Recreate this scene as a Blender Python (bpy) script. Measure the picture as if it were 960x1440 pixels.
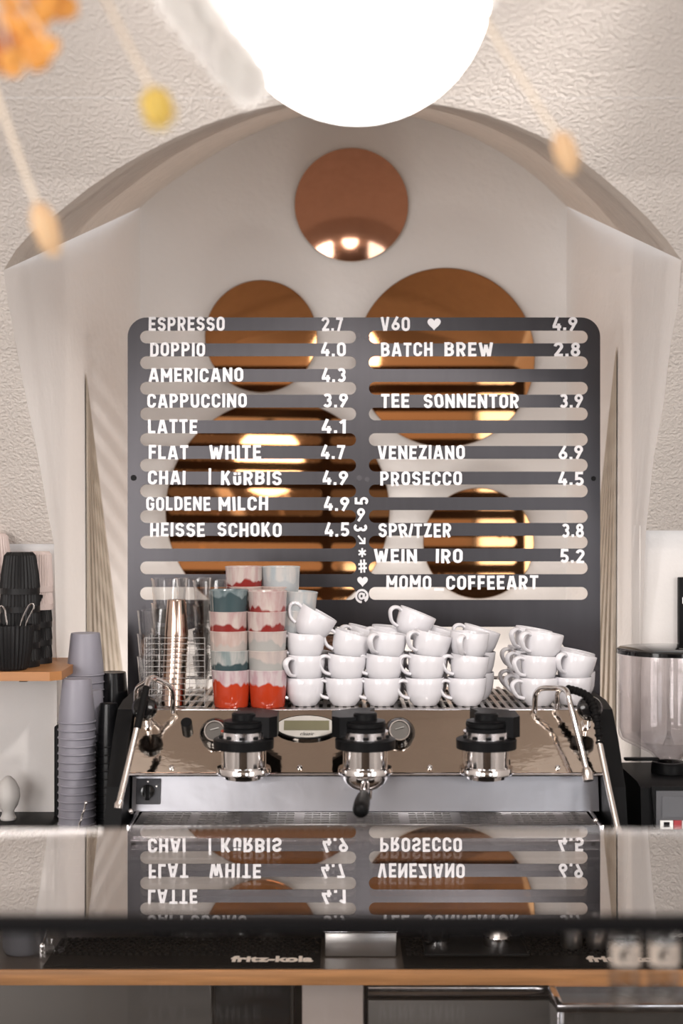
import bpy, bmesh, math, random
from mathutils import Vector, Matrix
PI = math.pi
random.seed(7)
for o in list(bpy.data.objects): bpy.data.objects.remove(o)
SC = bpy.context.scene
COL = SC.collection
H = 1.75            # camera height
F = 2000.0          # focal length in pixels of a 960 x 1440 frame
def P(px, py, D):   # a point of the place, seen at px,py and D metres away
    return Vector(((px-480)/F*D, D, H-(py-720)/F*D))

# ------------------------------------------------------------------ camera, world, lights, exposure
cd = bpy.data.cameras.new('camera'); cam = bpy.data.objects.new('camera', cd); COL.objects.link(cam)
cam.location = (0, 0, H); cam.rotation_euler = (PI/2, 0, 0)
cd.sensor_fit = 'VERTICAL'; cd.sensor_height = 36; cd.sensor_width = 24; cd.lens = 50
cd.clip_start = 0.02; cd.clip_end = 100
cd.dof.use_dof = True; cd.dof.focus_distance = 3.0; cd.dof.aperture_fstop = 2.6
SC.camera = cam
SC.view_settings.view_transform = 'Standard'; SC.view_settings.look = 'None'
SC.view_settings.gamma = 1; SC.view_settings.use_curve_mapping = False
SC.view_settings.exposure = 0.0
w = bpy.data.worlds.new('world'); SC.world = w; w.use_nodes = True
bg = w.node_tree.nodes['Background']; bg.inputs[0].default_value = (0.85, 0.92, 1.0, 1); bg.inputs[1].default_value = 1.5
def light(name, kind, loc, target, energy, color, **k):
    l = bpy.data.lights.new(name, kind); l.energy = energy; l.color = color
    for a, b in k.items(): setattr(l, a, b)
    o = bpy.data.objects.new(name, l); COL.objects.link(o); o.location = loc
    d = Vector(target)-Vector(loc); o.rotation_euler = d.to_track_quat('-Z', 'Y').to_euler()
    return o
WARM = (1.0, 0.945, 0.90)
DAY = (1.0, 0.965, 0.945)
light('daylight_window', 'AREA', (-1.55, -3.3, 1.75), (-0.6, 3, 1.6), 70, DAY, shape='RECTANGLE', size=0.95, size_y=1.5)
light('daylight_window', 'AREA', (1.55, -3.3, 1.75), (0.6, 3, 1.6), 16, (0.93, 0.96, 1.0), shape='RECTANGLE', size=0.95, size_y=1.5)  # added behind the right window for a bright reflection in the splash panel
light('side_fill', 'AREA', (-2.15, 0.2, 1.75), (0.1, 3.2, 1.6), 62, DAY, shape='RECTANGLE', size=1.6, size_y=1.4)  # added fill from the left, unseen; the wall here has no opening
light('side_fill', 'AREA', (2.15, 0.2, 1.75), (-0.1, 3.2, 1.6), 42, DAY, shape='RECTANGLE', size=1.6, size_y=1.4)  # added fill from the right, likewise in front of a closed wall
light('spot_lamp', 'SPOT', (0.50, 1.7, H+0.82), (-0.25, 3.4, 1.3), 56, WARM, spot_size=1.0, spot_blend=0.6, shadow_soft_size=0.05)
light('spot_lamp', 'SPOT', (-0.40, 1.7, H+0.82), (0.2, 3.4, 1.3), 18, WARM, spot_size=1.0, spot_blend=0.6, shadow_soft_size=0.05)
light('niche_fill_light', 'AREA', (0.02, 3.6, H-0.79), (0.02, 3.75, 2.0), 6.2, WARM, shape='RECTANGLE', size=1.0, size_y=0.06)  # added strip hidden behind the board, brightens the lower niche wall
light('rear_wall_fill', 'AREA', (0.3, -2.5, H+0.9), (0.3, -3.5, 1.9), 11, WARM, shape='RECTANGLE', size=2.0, size_y=0.1)  # added fill behind the camera so the copper disc mirrors a brighter wall

# ------------------------------------------------------------------ materials
def mat(name, color, rough=0.5, metal=0.0, var=0.06, vscale=30, bump=0.0, bscale=60, stretch=None, coat=0.0, trans=0.0, ior=1.45, spec=None, detail=3):
    m = bpy.data.materials.new(name); m.use_nodes = True
    nt = m.node_tree; n = nt.nodes; L = nt.links; b = n['Principled BSDF']
    tc = n.new('ShaderNodeTexCoord'); mp = n.new('ShaderNodeMapping'); L.new(tc.outputs['Object'], mp.inputs[0])
    if stretch: mp.inputs['Scale'].default_value = stretch
    nz = n.new('ShaderNodeTexNoise'); nz.inputs['Scale'].default_value = vscale; nz.inputs['Detail'].default_value = detail
    L.new(mp.outputs[0], nz.inputs['Vector'])
    mx = n.new('ShaderNodeMix'); mx.data_type = 'RGBA'
    mx.inputs[6].default_value = (*[c*(1-var) for c in color], 1); mx.inputs[7].default_value = (*[min(1, c*(1+var)) for c in color], 1)
    L.new(nz.outputs['Fac'], mx.inputs[0]); L.new(mx.outputs[2], b.inputs['Base Color'])
    b.inputs['Roughness'].default_value = rough; b.inputs['Metallic'].default_value = metal
    b.inputs['Coat Weight'].default_value = coat; b.inputs['Transmission Weight'].default_value = trans; b.inputs['IOR'].default_value = ior
    if spec is not None: b.inputs['Specular IOR Level'].default_value = spec
    if bump:
        n2 = n.new('ShaderNodeTexNoise'); n2.inputs['Scale'].default_value = bscale; n2.inputs['Detail'].default_value = 5
        L.new(mp.outputs[0], n2.inputs['Vector'])
        bp = n.new('ShaderNodeBump'); bp.inputs['Distance'].default_value = bump; bp.inputs['Strength'].default_value = 1.0
        L.new(n2.outputs['Fac'], bp.inputs['Height']); L.new(bp.outputs[0], b.inputs['Normal'])
    return m
M = {}
M['rough_plaster'] = mat('rough_plaster', (0.64, 0.585, 0.54), 0.9, bump=0.0048, bscale=125, vscale=6, var=0.03, stretch=(1.25, 1.2, 1.2))
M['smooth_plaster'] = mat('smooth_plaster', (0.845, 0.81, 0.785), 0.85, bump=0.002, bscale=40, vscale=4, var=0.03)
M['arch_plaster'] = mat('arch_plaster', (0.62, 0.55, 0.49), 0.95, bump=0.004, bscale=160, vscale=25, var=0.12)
M['dark_ceiling'] = mat('dark_ceiling', (0.16, 0.12, 0.09), 0.8, vscale=3)
M['dark_wall'] = mat('dark_wall', (0.62, 0.52, 0.44), 0.8, vscale=3)
M['floor'] = mat('floor', (0.22, 0.17, 0.13), 0.5, vscale=8, var=0.2)
M['fan'] = mat('fan', (0.54, 0.47, 0.39), 0.5, vscale=30, var=0.25, stretch=(3, 3, 0.1))
M['steel_board'] = mat('steel_board', (0.055, 0.052, 0.056), 0.33, 0.9, var=0.14, vscale=5, stretch=(8, 1, 0.7), detail=6)
M['white_plastic'] = mat('white_plastic', (0.90, 0.88, 0.90), 0.45, var=0.01)
M['screw'] = mat('screw', (0.07, 0.065, 0.07), 0.4, 0.9)
M['wire'] = mat('wire', (0.30, 0.28, 0.27), 0.4, 0.8)
M['copper'] = mat('copper', (0.64, 0.31, 0.13), 0.035, 1.0, var=0.03, vscale=12)
M['copper_soft'] = mat('copper_soft', (0.60, 0.31, 0.20), 0.085, 1.0, var=0.06, vscale=14)
M['copper_rim'] = mat('copper_rim', (0.62, 0.48, 0.36), 0.35, 0.6)
M['porcelain'] = mat('porcelain', (0.66, 0.645, 0.67), 0.12, var=0.01, coat=0.3)
M['chrome'] = mat('chrome', (0.78, 0.75, 0.74), 0.08, 1.0, var=0.02)
M['mirror_steel'] = mat('mirror_steel', (0.72, 0.63, 0.55), 0.06, 1.0, var=0.05, vscale=8, bump=0.0006, bscale=18, stretch=(1, 1, 3))
M['polished_steel'] = mat('polished_steel', (0.80, 0.78, 0.80), 0.16, 1.0, var=0.08, vscale=6, bump=0.0012, bscale=7)
M['splash_steel'] = mat('splash_steel', (0.40, 0.40, 0.43), 0.29, 1.0, var=0.12, vscale=7, bump=0.0012, bscale=7)
M['brushed_steel'] = mat('brushed_steel', (0.60, 0.57, 0.55), 0.28, 1.0, var=0.08, vscale=40, stretch=(0.2, 1, 1))
M['wand_steel'] = mat('wand_steel', (0.70, 0.64, 0.60), 0.25, 1.0, var=0.05)
M['black_plastic'] = mat('black_plastic', (0.006, 0.006, 0.0065), 0.4, var=0.1, spec=0.12)
M['black_gloss'] = mat('black_gloss', (0.004, 0.004, 0.0045), 0.08, var=0.1)
M['black_rubber'] = mat('black_rubber', (0.006, 0.0055, 0.0055), 0.6, var=0.1, spec=0.1)
M['black_paint'] = mat('black_paint', (0.008, 0.008, 0.0085), 0.45, var=0.1, spec=0.12)
M['lcd'] = mat('lcd', (0.17, 0.16, 0.10), 0.25, var=0.05)
M['plate_grey'] = mat('plate_grey', (0.10, 0.10, 0.11), 0.4)
M['oval_white'] = mat('oval_white', (0.72, 0.70, 0.66), 0.25, 0.4)
M['grey_cup'] = mat('grey_cup', (0.26, 0.25, 0.29), 0.42, var=0.04)
M['black_cup'] = mat('black_cup', (0.007, 0.007, 0.008), 0.25, var=0.05, spec=0.35)
M['flute_black'] = mat('flute_black', (0.010, 0.0095, 0.010), 0.5, var=0.05, spec=0.3)
M['flute_pink'] = mat('flute_pink', (0.56, 0.46, 0.43), 0.6, var=0.05)
M['copper_steel'] = mat('copper_steel', (0.62, 0.47, 0.39), 0.16, 1.0, var=0.05)
M['wood'] = mat('wood', (0.50, 0.24, 0.095), 0.45, var=0.55, vscale=28, stretch=(0.2, 1, 4), detail=8)
M['shelf_wood'] = mat('shelf_wood', (0.42, 0.19, 0.07), 0.45, var=0.25, vscale=9, stretch=(0.35, 1, 6), detail=6)
M['cabinet_grey'] = mat('cabinet_grey', (0.085, 0.077, 0.07), 0.4, 0.5, vscale=3, var=0.1)
M['cabinet_white'] = mat('cabinet_white', (0.52, 0.44, 0.40), 0.5, vscale=3)
M['frame_black'] = mat('frame_black', (0.007, 0.0065, 0.007), 0.5, spec=0.06)
M['laminate'] = mat('laminate', (0.06, 0.048, 0.04), 0.35, vscale=5, var=0.2)
M['beans'] = mat('beans', (0.16, 0.07, 0.035), 0.6, var=0.8, vscale=160, bump=0.01, bscale=150)
M['bunny'] = mat('bunny', (0.98, 0.74, 0.52), 0.9, var=0.15)
M['bunny_yellow'] = mat('bunny_yellow', (0.98, 0.76, 0.28), 0.9, var=0.15)
M['stem'] = mat('stem', (0.82, 0.70, 0.56), 0.8, var=0.1)
M['pampas'] = mat('pampas', (0.98, 0.95, 0.93), 0.9, var=0.05)
def leafy(m_):
    nt = M[m_].node_tree; n = nt.nodes; b = n['Principled BSDF']; t = n.new('ShaderNodeBsdfTranslucent'); x = n.new('ShaderNodeMixShader'); x.inputs[0].default_value = 0.5
    src = b.inputs['Base Color'].links[0].from_socket; nt.links.new(src, t.inputs[0]); nt.links.new(b.outputs[0], x.inputs[1]); nt.links.new(t.outputs[0], x.inputs[2]); nt.links.new(x.outputs[0], n['Material Output'].inputs[0])
for k in ('pampas', 'bunny', 'bunny_yellow'): leafy(k)
M['petal'] = mat('petal', (0.90, 0.36, 0.08), 0.8, var=0.35)
M['petal_dark'] = mat('petal_dark', (0.42, 0.13, 0.05), 0.8, var=0.3)
M['red_button'] = mat('red_button', (0.45, 0.02, 0.03), 0.35)
M['screen'] = mat('screen', (0.12, 0.12, 0.13), 0.15)
M['print_light'] = mat('print_light', (0.86, 0.74, 0.64), 0.7)
M['frosted'] = mat('frosted', (0.85, 0.82, 0.79), 0.45, trans=0.35, var=0.02)

def glassmat(name, tint, rough=0.02, fac_lo=0.06, fac_hi=0.75, fixed=None):
    m = bpy.data.materials.new(name); m.use_nodes = True; nt = m.node_tree; n = nt.nodes; L = nt.links
    n.remove(n['Principled BSDF']); out = n['Material Output']
    tr = n.new('ShaderNodeBsdfTransparent'); gl = n.new('ShaderNodeBsdfGlossy'); gl.inputs['Roughness'].default_value = rough
    nz = n.new('ShaderNodeTexNoise'); nz.inputs['Scale'].default_value = 4
    mxc = n.new('ShaderNodeMix'); mxc.data_type = 'RGBA'
    mxc.inputs[6].default_value = (*[c*0.985 for c in tint], 1); mxc.inputs[7].default_value = (*tint, 1)
    L.new(nz.outputs['Fac'], mxc.inputs[0]); L.new(mxc.outputs[2], tr.inputs[0])
    gl.inputs[0].default_value = (1, 1, 1, 1)
    mx = n.new('ShaderNodeMixShader')
    if fixed is not None: mx.inputs[0].default_value = fixed
    else:
        lw = n.new('ShaderNodeLayerWeight'); lw.inputs['Blend'].default_value = 0.5
        mr = n.new('ShaderNodeMapRange'); mr.inputs['To Min'].default_value = fac_lo; mr.inputs['To Max'].default_value = fac_hi
        pw = n.new('ShaderNodeMath'); pw.operation = 'POWER'; pw.inputs[1].default_value = 3
        L.new(lw.outputs['Facing'], pw.inputs[0]); L.new(pw.outputs[0], mr.inputs['Value']); L.new(mr.outputs[0], mx.inputs[0])
    L.new(tr.outputs[0], mx.inputs[1]); L.new(gl.outputs[0], mx.inputs[2]); L.new(mx.outputs[0], out.inputs[0])
    return m
M['clear_glass'] = glassmat('clear_glass', (0.985, 0.985, 0.985), 0.03, 0.05, 0.7)
M['hopper_plastic'] = glassmat('hopper_plastic', (0.95, 0.935, 0.94), 0.03, 0.04, 0.6)
M['pane'] = glassmat('pane', (0.95, 0.95, 0.95), 0.0, 0.03, 0.6)
M['shelf_glass'] = glassmat('shelf_glass', (0.95, 0.95, 0.95), 0.0, fixed=0.008)
M['coated_glass'] = glassmat('coated_glass', (0.80, 0.78, 0.77), 0.0, fixed=0.62)
def emis(name, color, s):
    m = bpy.data.materials.new(name); m.use_nodes = True; nt = m.node_tree; n = nt.nodes
    b = n['Principled BSDF']; b.inputs['Base Color'].default_value = (0.9, 0.9, 0.9, 1); b.inputs['Roughness'].default_value = 0.4
    nz = n.new('ShaderNodeTexNoise'); nz.inputs['Scale'].default_value = 2
    mx = n.new('ShaderNodeMix'); mx.data_type = 'RGBA'; mx.inputs[6].default_value = (*color, 1); mx.inputs[7].default_value = (*[c*0.99 for c in color], 1)
    nt.links.new(nz.outputs['Fac'], mx.inputs[0]); nt.links.new(mx.outputs[2], b.inputs['Emission Color'])
    b.inputs['Emission Strength'].default_value = s
    return m
M['opal'] = emis('opal', (1.0, 0.955, 0.925), 11.0)
def glaze(name, body, top, line, amp=0.012, tint2=None):
    """two-tone reactive glaze: a light glaze run down from the rim over a coloured body"""
    body, top = [c*0.85 for c in body], [c*0.85 for c in top]
    if tint2: tint2 = [c*0.85 for c in tint2]
    m = mat(name, body, 0.16, var=0.05, coat=0.3); nt = m.node_tree; n = nt.nodes; L = nt.links; b = n['Principled BSDF']
    tc = n['Texture Coordinate']; sx = n.new('ShaderNodeSeparateXYZ'); L.new(tc.outputs['Object'], sx.inputs[0])
    mp = n.new('ShaderNodeMapping'); mp.inputs['Scale'].default_value = (1, 1, 0.25); L.new(tc.outputs['Object'], mp.inputs[0])
    oi = n.new('ShaderNodeObjectInfo'); vm = n.new('ShaderNodeMath'); vm.operation = 'MULTIPLY'; vm.inputs[1].default_value = 9.0
    L.new(oi.outputs['Random'], vm.inputs[0]); cx = n.new('ShaderNodeCombineXYZ'); L.new(vm.outputs[0], cx.inputs[0]); L.new(vm.outputs[0], cx.inputs[1])
    L.new(cx.outputs[0], mp.inputs['Location'])
    nz = n.new('ShaderNodeTexNoise'); nz.inputs['Scale'].default_value = 42; nz.inputs['Detail'].default_value = 1.5; L.new(mp.outputs[0], nz.inputs['Vector'])
    ma = n.new('ShaderNodeMath'); ma.operation = 'MULTIPLY_ADD'; ma.inputs[1].default_value = amp*4; L.new(nz.outputs['Fac'], ma.inputs[0]); L.new(sx.outputs['Z'], ma.inputs[2])
    mr = n.new('ShaderNodeMapRange'); mr.inputs['From Min'].default_value = line+amp*2-0.002; mr.inputs['From Max'].default_value = line+amp*2+0.002; L.new(ma.outputs[0], mr.inputs['Value'])
    n3 = n.new('ShaderNodeTexNoise'); n3.inputs['Scale'].default_value = 60; n3.inputs['Detail'].default_value = 4; L.new(mp.outputs[0], n3.inputs['Vector'])
    rp = n.new('ShaderNodeValToRGB'); t2 = tint2 or [c*0.8 for c in top]
    rp.color_ramp.elements[0].position = 0.38; rp.color_ramp.elements[0].color = (*t2, 1); rp.color_ramp.elements[1].position = 0.58; rp.color_ramp.elements[1].color = (*top, 1)
    L.new(n3.outputs['Fac'], rp.inputs[0])
    mx = n.new('ShaderNodeMix'); mx.data_type = 'RGBA'; L.new(mr.outputs[0], mx.inputs[0]); mx.inputs[6].default_value = (*body, 1); L.new(rp.outputs[0], mx.inputs[7])
    L.new(mx.outputs[2], b.inputs['Base Color'])
    return m
CREAM = (0.72, 0.62, 0.58)
M['gl_orange'] = glaze('gl_orange', (0.46, 0.045, 0.014), (0.62, 0.53, 0.53), 0.048, tint2=(0.50, 0.33, 0.36))
M['gl_teal'] = glaze('gl_teal', (0.045, 0.075, 0.082), (0.46, 0.45, 0.43), 0.050, tint2=(0.24, 0.29, 0.29))
M['gl_teal_dark'] = glaze('gl_teal_dark', (0.05, 0.08, 0.088), (0.22, 0.27, 0.28), 0.060, tint2=(0.11, 0.15, 0.16))
M['gl_cream'] = glaze('gl_cream', (0.46, 0.41, 0.38), (0.58, 0.47, 0.43), 0.050, tint2=(0.50, 0.37, 0.33))
M['gl_grey'] = glaze('gl_grey', (0.40, 0.39, 0.37), (0.56, 0.47, 0.43), 0.056, tint2=(0.48, 0.41, 0.39))
M['gl_red'] = glaze('gl_red', (0.24, 0.024, 0.02), (0.57, 0.48, 0.44), 0.042, tint2=(0.47, 0.32, 0.31))
M['gl_pale'] = glaze('gl_pale', (0.42, 0.44, 0.45), (0.56, 0.53, 0.51), 0.048, tint2=(0.40, 0.44, 0.46))

# ------------------------------------------------------------------ object helpers
def wl(o):
    v = Vector(o.location)
    while o.parent: o = o.parent; v += Vector(o.location)
    return v
def tag(o, label, cat, group=None):
    o['label'] = label; o['category'] = cat
    if group: o['group'] = group
    return o
def thing(name, label, cat, loc=(0, 0, 0), group=None, rz=0):
    o = bpy.data.objects.new(name, None); COL.objects.link(o); o.location = loc; o.rotation_euler = (0, 0, rz)
    o.empty_display_size = 0.05
    return tag(o, label, cat, group)
class MB:
    def __init__(s): s.bm = bmesh.new()
    def box(s, x0, x1, y0, y1, z0, z1, rot=None, bev=0.0):
        c = Vector(((x0+x1)/2, (y0+y1)/2, (z0+z1)/2)); m = Matrix.Translation(c)
        if rot is not None: m = m @ rot
        m = m @ Matrix.Diagonal((abs(x1-x0), abs(y1-y0), abs(z1-z0), 1))
        r = bmesh.ops.create_cube(s.bm, size=1, matrix=m)
        if bev:
            es = list({e for v in r['verts'] for e in v.link_edges})
            bmesh.ops.bevel(s.bm, geom=es, offset=bev, segments=2, affect='EDGES', profile=0.5)
        return s
    def lathe(s, prof, c=(0, 0, 0), seg=32, mtx=None, flute=0, fa=0.0, fz=None, closed=False):
        bm = s.bm; c = Vector(c); rings = []
        n = flute*6 if flute else seg
        for r, z in prof:
            if r < 1e-6:
                v = Vector((0, 0, z)); v = mtx @ v if mtx else v
                rings.append([bm.verts.new(v+c)])
            else:
                ring = []
                for i in range(n):
                    a = 2*PI*i/n; rr = r
                    if flute and (fz is None or fz[0] <= z <= fz[1]): rr = r*(1+fa*math.cos(flute*a))
                    v = Vector((rr*math.cos(a), rr*math.sin(a), z)); v = mtx @ v if mtx else v
                    ring.append(bm.verts.new(v+c))
                rings.append(ring)
        if closed: rings.append(rings[0])
        for a, b in zip(rings, rings[1:]):
            if len(a) == 1 and len(b) == 1: continue
            if len(a) == 1:
                for i in range(n): bm.faces.new((a[0], b[(i+1) % n], b[i]))
            elif len(b) == 1:
                for i in range(n): bm.faces.new((a[i], a[(i+1) % n], b[0]))
            else:
                for i in range(n): bm.faces.new((a[i], a[(i+1) % n], b[(i+1) % n], b[i]))
        return s
    def cyl(s, p0, p1, r0, r1=None, seg=24):
        p0 = Vector(p0); p1 = Vector(p1); r1 = r0 if r1 is None else r1
        d = p1-p0; q = d.to_track_quat('Z', 'Y').to_matrix().to_4x4(); h = d.length
        return s.lathe([(0, 0), (r0, 0), (r1, h), (0, h)], p0, seg, q)
    def revolve_axis(s, prof, p0, d, seg=24):
        q = Vector(d).to_track_quat('Z', 'Y').to_matrix().to_4x4()
        return s.lathe(prof, p0, seg, q)
    def tube(s, pts, r, seg=10, smooth=4, flat=None):
        pts = [Vector(p) for p in pts]
        if smooth > 1 and len(pts) > 2:
            out = []; q = [pts[0]*2-pts[1]]+pts+[pts[-1]*2-pts[-2]]
            rs = r if isinstance(r, (list, tuple)) else [r]*len(pts); ro = []
            for i in range(1, len(q)-2):
                for k in range(smooth):
                    t = k/smooth; a, b, c, d = q[i-1:i+3]
                    out.append(0.5*((2*b)+(c-a)*t+(2*a-5*b+4*c-d)*t*t+(3*b-a-3*c+d)*t**3)); ro.append(rs[i-1]*(1-t)+rs[i]*t)
            out.append(pts[-1]); ro.append(rs[-1]); pts = out; r = ro
        rs = r if isinstance(r, (list, tuple)) else [r]*len(pts)
        up = None; rings = []; bm = s.bm
        for i, p in enumerate(pts):
            t = (pts[min(i+1, len(pts)-1)]-pts[max(i-1, 0)]).normalized()
            if up is None:
                up = Vector((0, 0, 1)) if abs(t.z) < 0.9 else Vector((1, 0, 0))
            x = t.cross(up)
            if x.length < 1e-6: x = t.cross(Vector((0, 1, 0)))
            x.normalize(); up = x.cross(t).normalized()
            fx, fy = flat if flat else (1, 1)
            rings.append([bm.verts.new(p+(x*math.cos(2*PI*k/seg)*fx+up*math.sin(2*PI*k/seg)*fy)*rs[i]) for k in range(seg)])
        for a, b in zip(rings, rings[1:]):
            for k in range(seg): bm.faces.new((a[k], a[(k+1) % seg], b[(k+1) % seg], b[k]))
        bm.faces.new(rings[0][::-1]); bm.faces.new(rings[-1])
        return s
    def prism(s, pts, d):          # planar polygon (3D points) pushed along d
        d = Vector(d); a = [s.bm.verts.new(Vector(p)) for p in pts]; b = [s.bm.verts.new(Vector(p)+d) for p in pts]
        n = len(a); s.bm.faces.new(a); s.bm.faces.new(b[::-1])
        for i in range(n): s.bm.faces.new((a[i], b[i], b[(i+1) % n], a[(i+1) % n]))
        return s
    def sphere(s, c, r, sc=(1, 1, 1), seg=24):
        bmesh.ops.create_uvsphere(s.bm, u_segments=seg, v_segments=seg//2, radius=1, matrix=Matrix.Translation(Vector(c)) @ Matrix.Diagonal((r*sc[0], r*sc[1], r*sc[2], 1)))
        return s
    def quadgrid(s, rows):
        vs = [[s.bm.verts.new(p) for p in r] for r in rows]
        for a, b in zip(vs, vs[1:]):
            for i in range(len(a)-1): s.bm.faces.new((a[i], a[i+1], b[i+1], b[i]))
        return s
    def ribbon(s, pts, T, closed=False, th=0.2):     # flat stroke in XZ, y from 0 (front) to th (back)
        n = len(pts); bm = s.bm; L = []
        P2 = [Vector(p) for p in pts]
        for i in range(n):
            if closed: a = P2[i]-P2[i-1]; b = P2[(i+1) % n]-P2[i]
            else:
                a = P2[i]-P2[i-1] if i else P2[1]-P2[0]; b = P2[i+1]-P2[i] if i < n-1 else P2[-1]-P2[-2]
            a = a.normalized(); b = b.normalized(); na = Vector((-a.y, a.x)); nb = Vector((-b.y, b.x)); m = na+nb
            if m.length < 1e-4: m = na.copy()
            m.normalize(); k = min(1/max(m.dot(na), 0.2), 1.6)
            o = m*(T/2*k); l = P2[i]+o; r = P2[i]-o
            L.append([bm.verts.new((l.x, 0, l.y)), bm.verts.new((r.x, 0, r.y)), bm.verts.new((r.x, th, r.y)), bm.verts.new((l.x, th, l.y))])
        rng = range(n) if closed else range(n-1)
        for i in rng:
            a = L[i]; b = L[(i+1) % n]
            for k in range(4): bm.faces.new((a[k], a[(k+1) % 4], b[(k+1) % 4], b[k]))
        if not closed: bm.faces.new(L[0]); bm.faces.new(L[-1][::-1])
        return s
    def build(s, name, m, parent=None, smooth=35, loc=None, kind=None):
        bmesh.ops.recalc_face_normals(s.bm, faces=s.bm.faces)
        me = bpy.data.meshes.new(name)
        off = wl(parent) if (parent and loc is None) else Vector((0, 0, 0))
        if off.length: bmesh.ops.translate(s.bm, verts=s.bm.verts, vec=-off)
        s.bm.to_mesh(me); s.bm.free()
        me.materials.append(M[m] if isinstance(m, str) else m)
        if smooth:
            me.shade_smooth(); me.set_sharp_from_angle(angle=math.radians(smooth))
        o = bpy.data.objects.new(name, me); COL.objects.link(o)
        if parent: o.parent = parent
        elif loc is not None: o.location = loc
        if kind: o['kind'] = kind
        return o
    def build_at(s, name, m, origin, smooth=35):     # one-mesh thing: origin at its base, geometry given in world space
        bmesh.ops.translate(s.bm, verts=s.bm.verts, vec=-Vector(origin))
        return s.build(name, m, None, smooth, loc=origin)
def kids(o): return [c for c in bpy.data.objects if c.parent == o]
KID = {}
def copy_tree(o, parent=None):
    if o.name not in KID: KID[o.name] = [c for c in kids(o)]
    c = o.copy(); COL.objects.link(c)
    if parent: c.parent = parent
    ch_src = KID[o.name]
    for ch in ch_src: copy_tree(ch, c)
    return c
ORD = ['first', 'second', 'third', 'fourth', 'fifth', 'sixth', 'seventh', 'eighth', 'ninth', 'tenth', 'eleventh', 'twelfth', 'thirteenth', 'fourteenth', 'fifteenth',
       'sixteenth', 'seventeenth', 'eighteenth', 'nineteenth', 'twentieth', 'twenty-first', 'twenty-second', 'twenty-third', 'twenty-fourth', 'twenty-fifth', 'twenty-sixth',
       'twenty-seventh', 'twenty-eighth', 'twenty-ninth', 'thirtieth', 'thirty-first', 'thirty-second', 'thirty-third', 'thirty-fourth', 'thirty-fifth', 'thirty-sixth', 'thirty-seventh', 'thirty-eighth', 'thirty-ninth', 'fortieth']
def curve_mesh(name, splines, th, m, y, parent=None, bevel=0.0):   # flat plate in XZ with holes (closed 2D outlines), front face at y
    cu = bpy.data.curves.new(name, 'CURVE'); cu.dimensions = '2D'; cu.fill_mode = 'BOTH'; cu.extrude = th/2; cu.bevel_depth = bevel
    for sp in splines:
        s = cu.splines.new('POLY'); s.points.add(len(sp)-1); s.use_cyclic_u = True
        for i, p in enumerate(sp): s.points[i].co = (p[0], p[1], 0, 1)
    return from_curve(cu, name, m)
def from_curve(cu, name, m):
    t = bpy.data.objects.new('tmp', cu); COL.objects.link(t)
    dg = bpy.context.evaluated_depsgraph_get(); dg.update()
    me = bpy.data.meshes.new_from_object(t.evaluated_get(dg)); bpy.data.objects.remove(t); bpy.data.curves.remove(cu)
    me.name = name; me.materials.clear(); me.materials.append(M[m])
    o = bpy.data.objects.new(name, me); COL.objects.link(o)
    return o
def text_mesh(name, txt, m, size, extrude=0.0004, offset=0.0, shear=0.0, xscale=1.0):
    cu = bpy.data.curves.new(name, 'FONT'); cu.body = txt; cu.size = size; cu.extrude = extrude; cu.offset = offset; cu.shear = shear
    cu.align_x = 'CENTER'; cu.align_y = 'CENTER'
    o = from_curve(cu, name, m); o.scale = (xscale, 1, 1)
    return o
def rrect(x0, x1, y0, y1, r, n=8, corners=(1, 1, 1, 1), ry=None):   # corners: bl, br, tr, tl
    ry = ry or r; out = []
    for (cx, cy, a0, on, px, py) in ((x0+r, y0+ry, 180, corners[0], x0, y0), (x1-r, y0+ry, 270, corners[1], x1, y0), (x1-r, y1-ry, 0, corners[2], x1, y1), (x0+r, y1-ry, 90, corners[3], x0, y1)):
        if not on: out.append((px, py)); continue
        for k in range(n+1):
            a = math.radians(a0+90*k/n); out.append((cx+r*math.cos(a), cy+ry*math.sin(a)))
    return out

# ------------------------------------------------------------------ the room
ZC = H-0.822                      # counter top
PROF = [(-0.11, 3.10), (0.10, 2.945), (0.30, 2.78), (0.447, 2.64), (0.58, 2.46), (0.70, 2.22), (0.80, 1.95), (0.88, 1.6), (0.93, 1.2), (0.96, 0.6), (0.97, -0.5), (0.97, -3.5)]
def vault_D(dz):
    if dz <= PROF[0][0]: return PROF[0][1]
    for (a, da), (b, db) in zip(PROF, PROF[1:]):
        if dz <= b: return da+(db-da)*(dz-a)/(b-a)
    return PROF[-1][1]
def hit_vault(px, py):
    k = (720-py)/F; D = 2.7
    lo, hi = 0.5, 3.2
    for _ in range(60):
        m = (lo+hi)/2
        if m*k > -0.11 and m > vault_D(m*k): hi = m
        else: lo = m
    D = (lo+hi)/2
    return P(px, py, D)
LE = [(76, 765), (67, 720), (58, 666), (46, 604), (31, 531), (18, 461), (8, 405), (5, 380)]
RE = [(908, 746), (919, 642), (933, 566), (943, 482), (953, 427), (958, 366)]
ARCH = [(5, 380), (22, 352), (45, 326), (84, 297), (125, 264), (165, 237), (205, 214), (247, 193), (290, 175), (335, 160), (380, 149), (425, 142), (470, 138.5), (510, 137.5), (550, 139),
        (590, 144), (635, 150), (680, 160), (725, 176), (770, 196), (810, 220), (845, 247), (880, 277), (912, 308), (938, 338), (958, 366)]
LE3 = [hit_vault(*p) for p in LE]; RE3 = [hit_vault(*p) for p in RE]; A3 = [hit_vault(*p) for p in ARCH]
zbl, zbr = LE3[0].z, RE3[0].z
def edge_x(side, z):
    pts = (LE3+A3[1:14]) if side < 0 else (RE3+A3[-2:12:-1])
    if z <= pts[0].z: return pts[0].x
    for a, b in zip(pts, pts[1:]):
        if a.z <= z <= b.z and b.z > a.z: return a.x+(b.x-a.x)*(z-a.z)/(b.z-a.z)
    return 0.0
ztop = max(p.z for p in A3)
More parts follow.
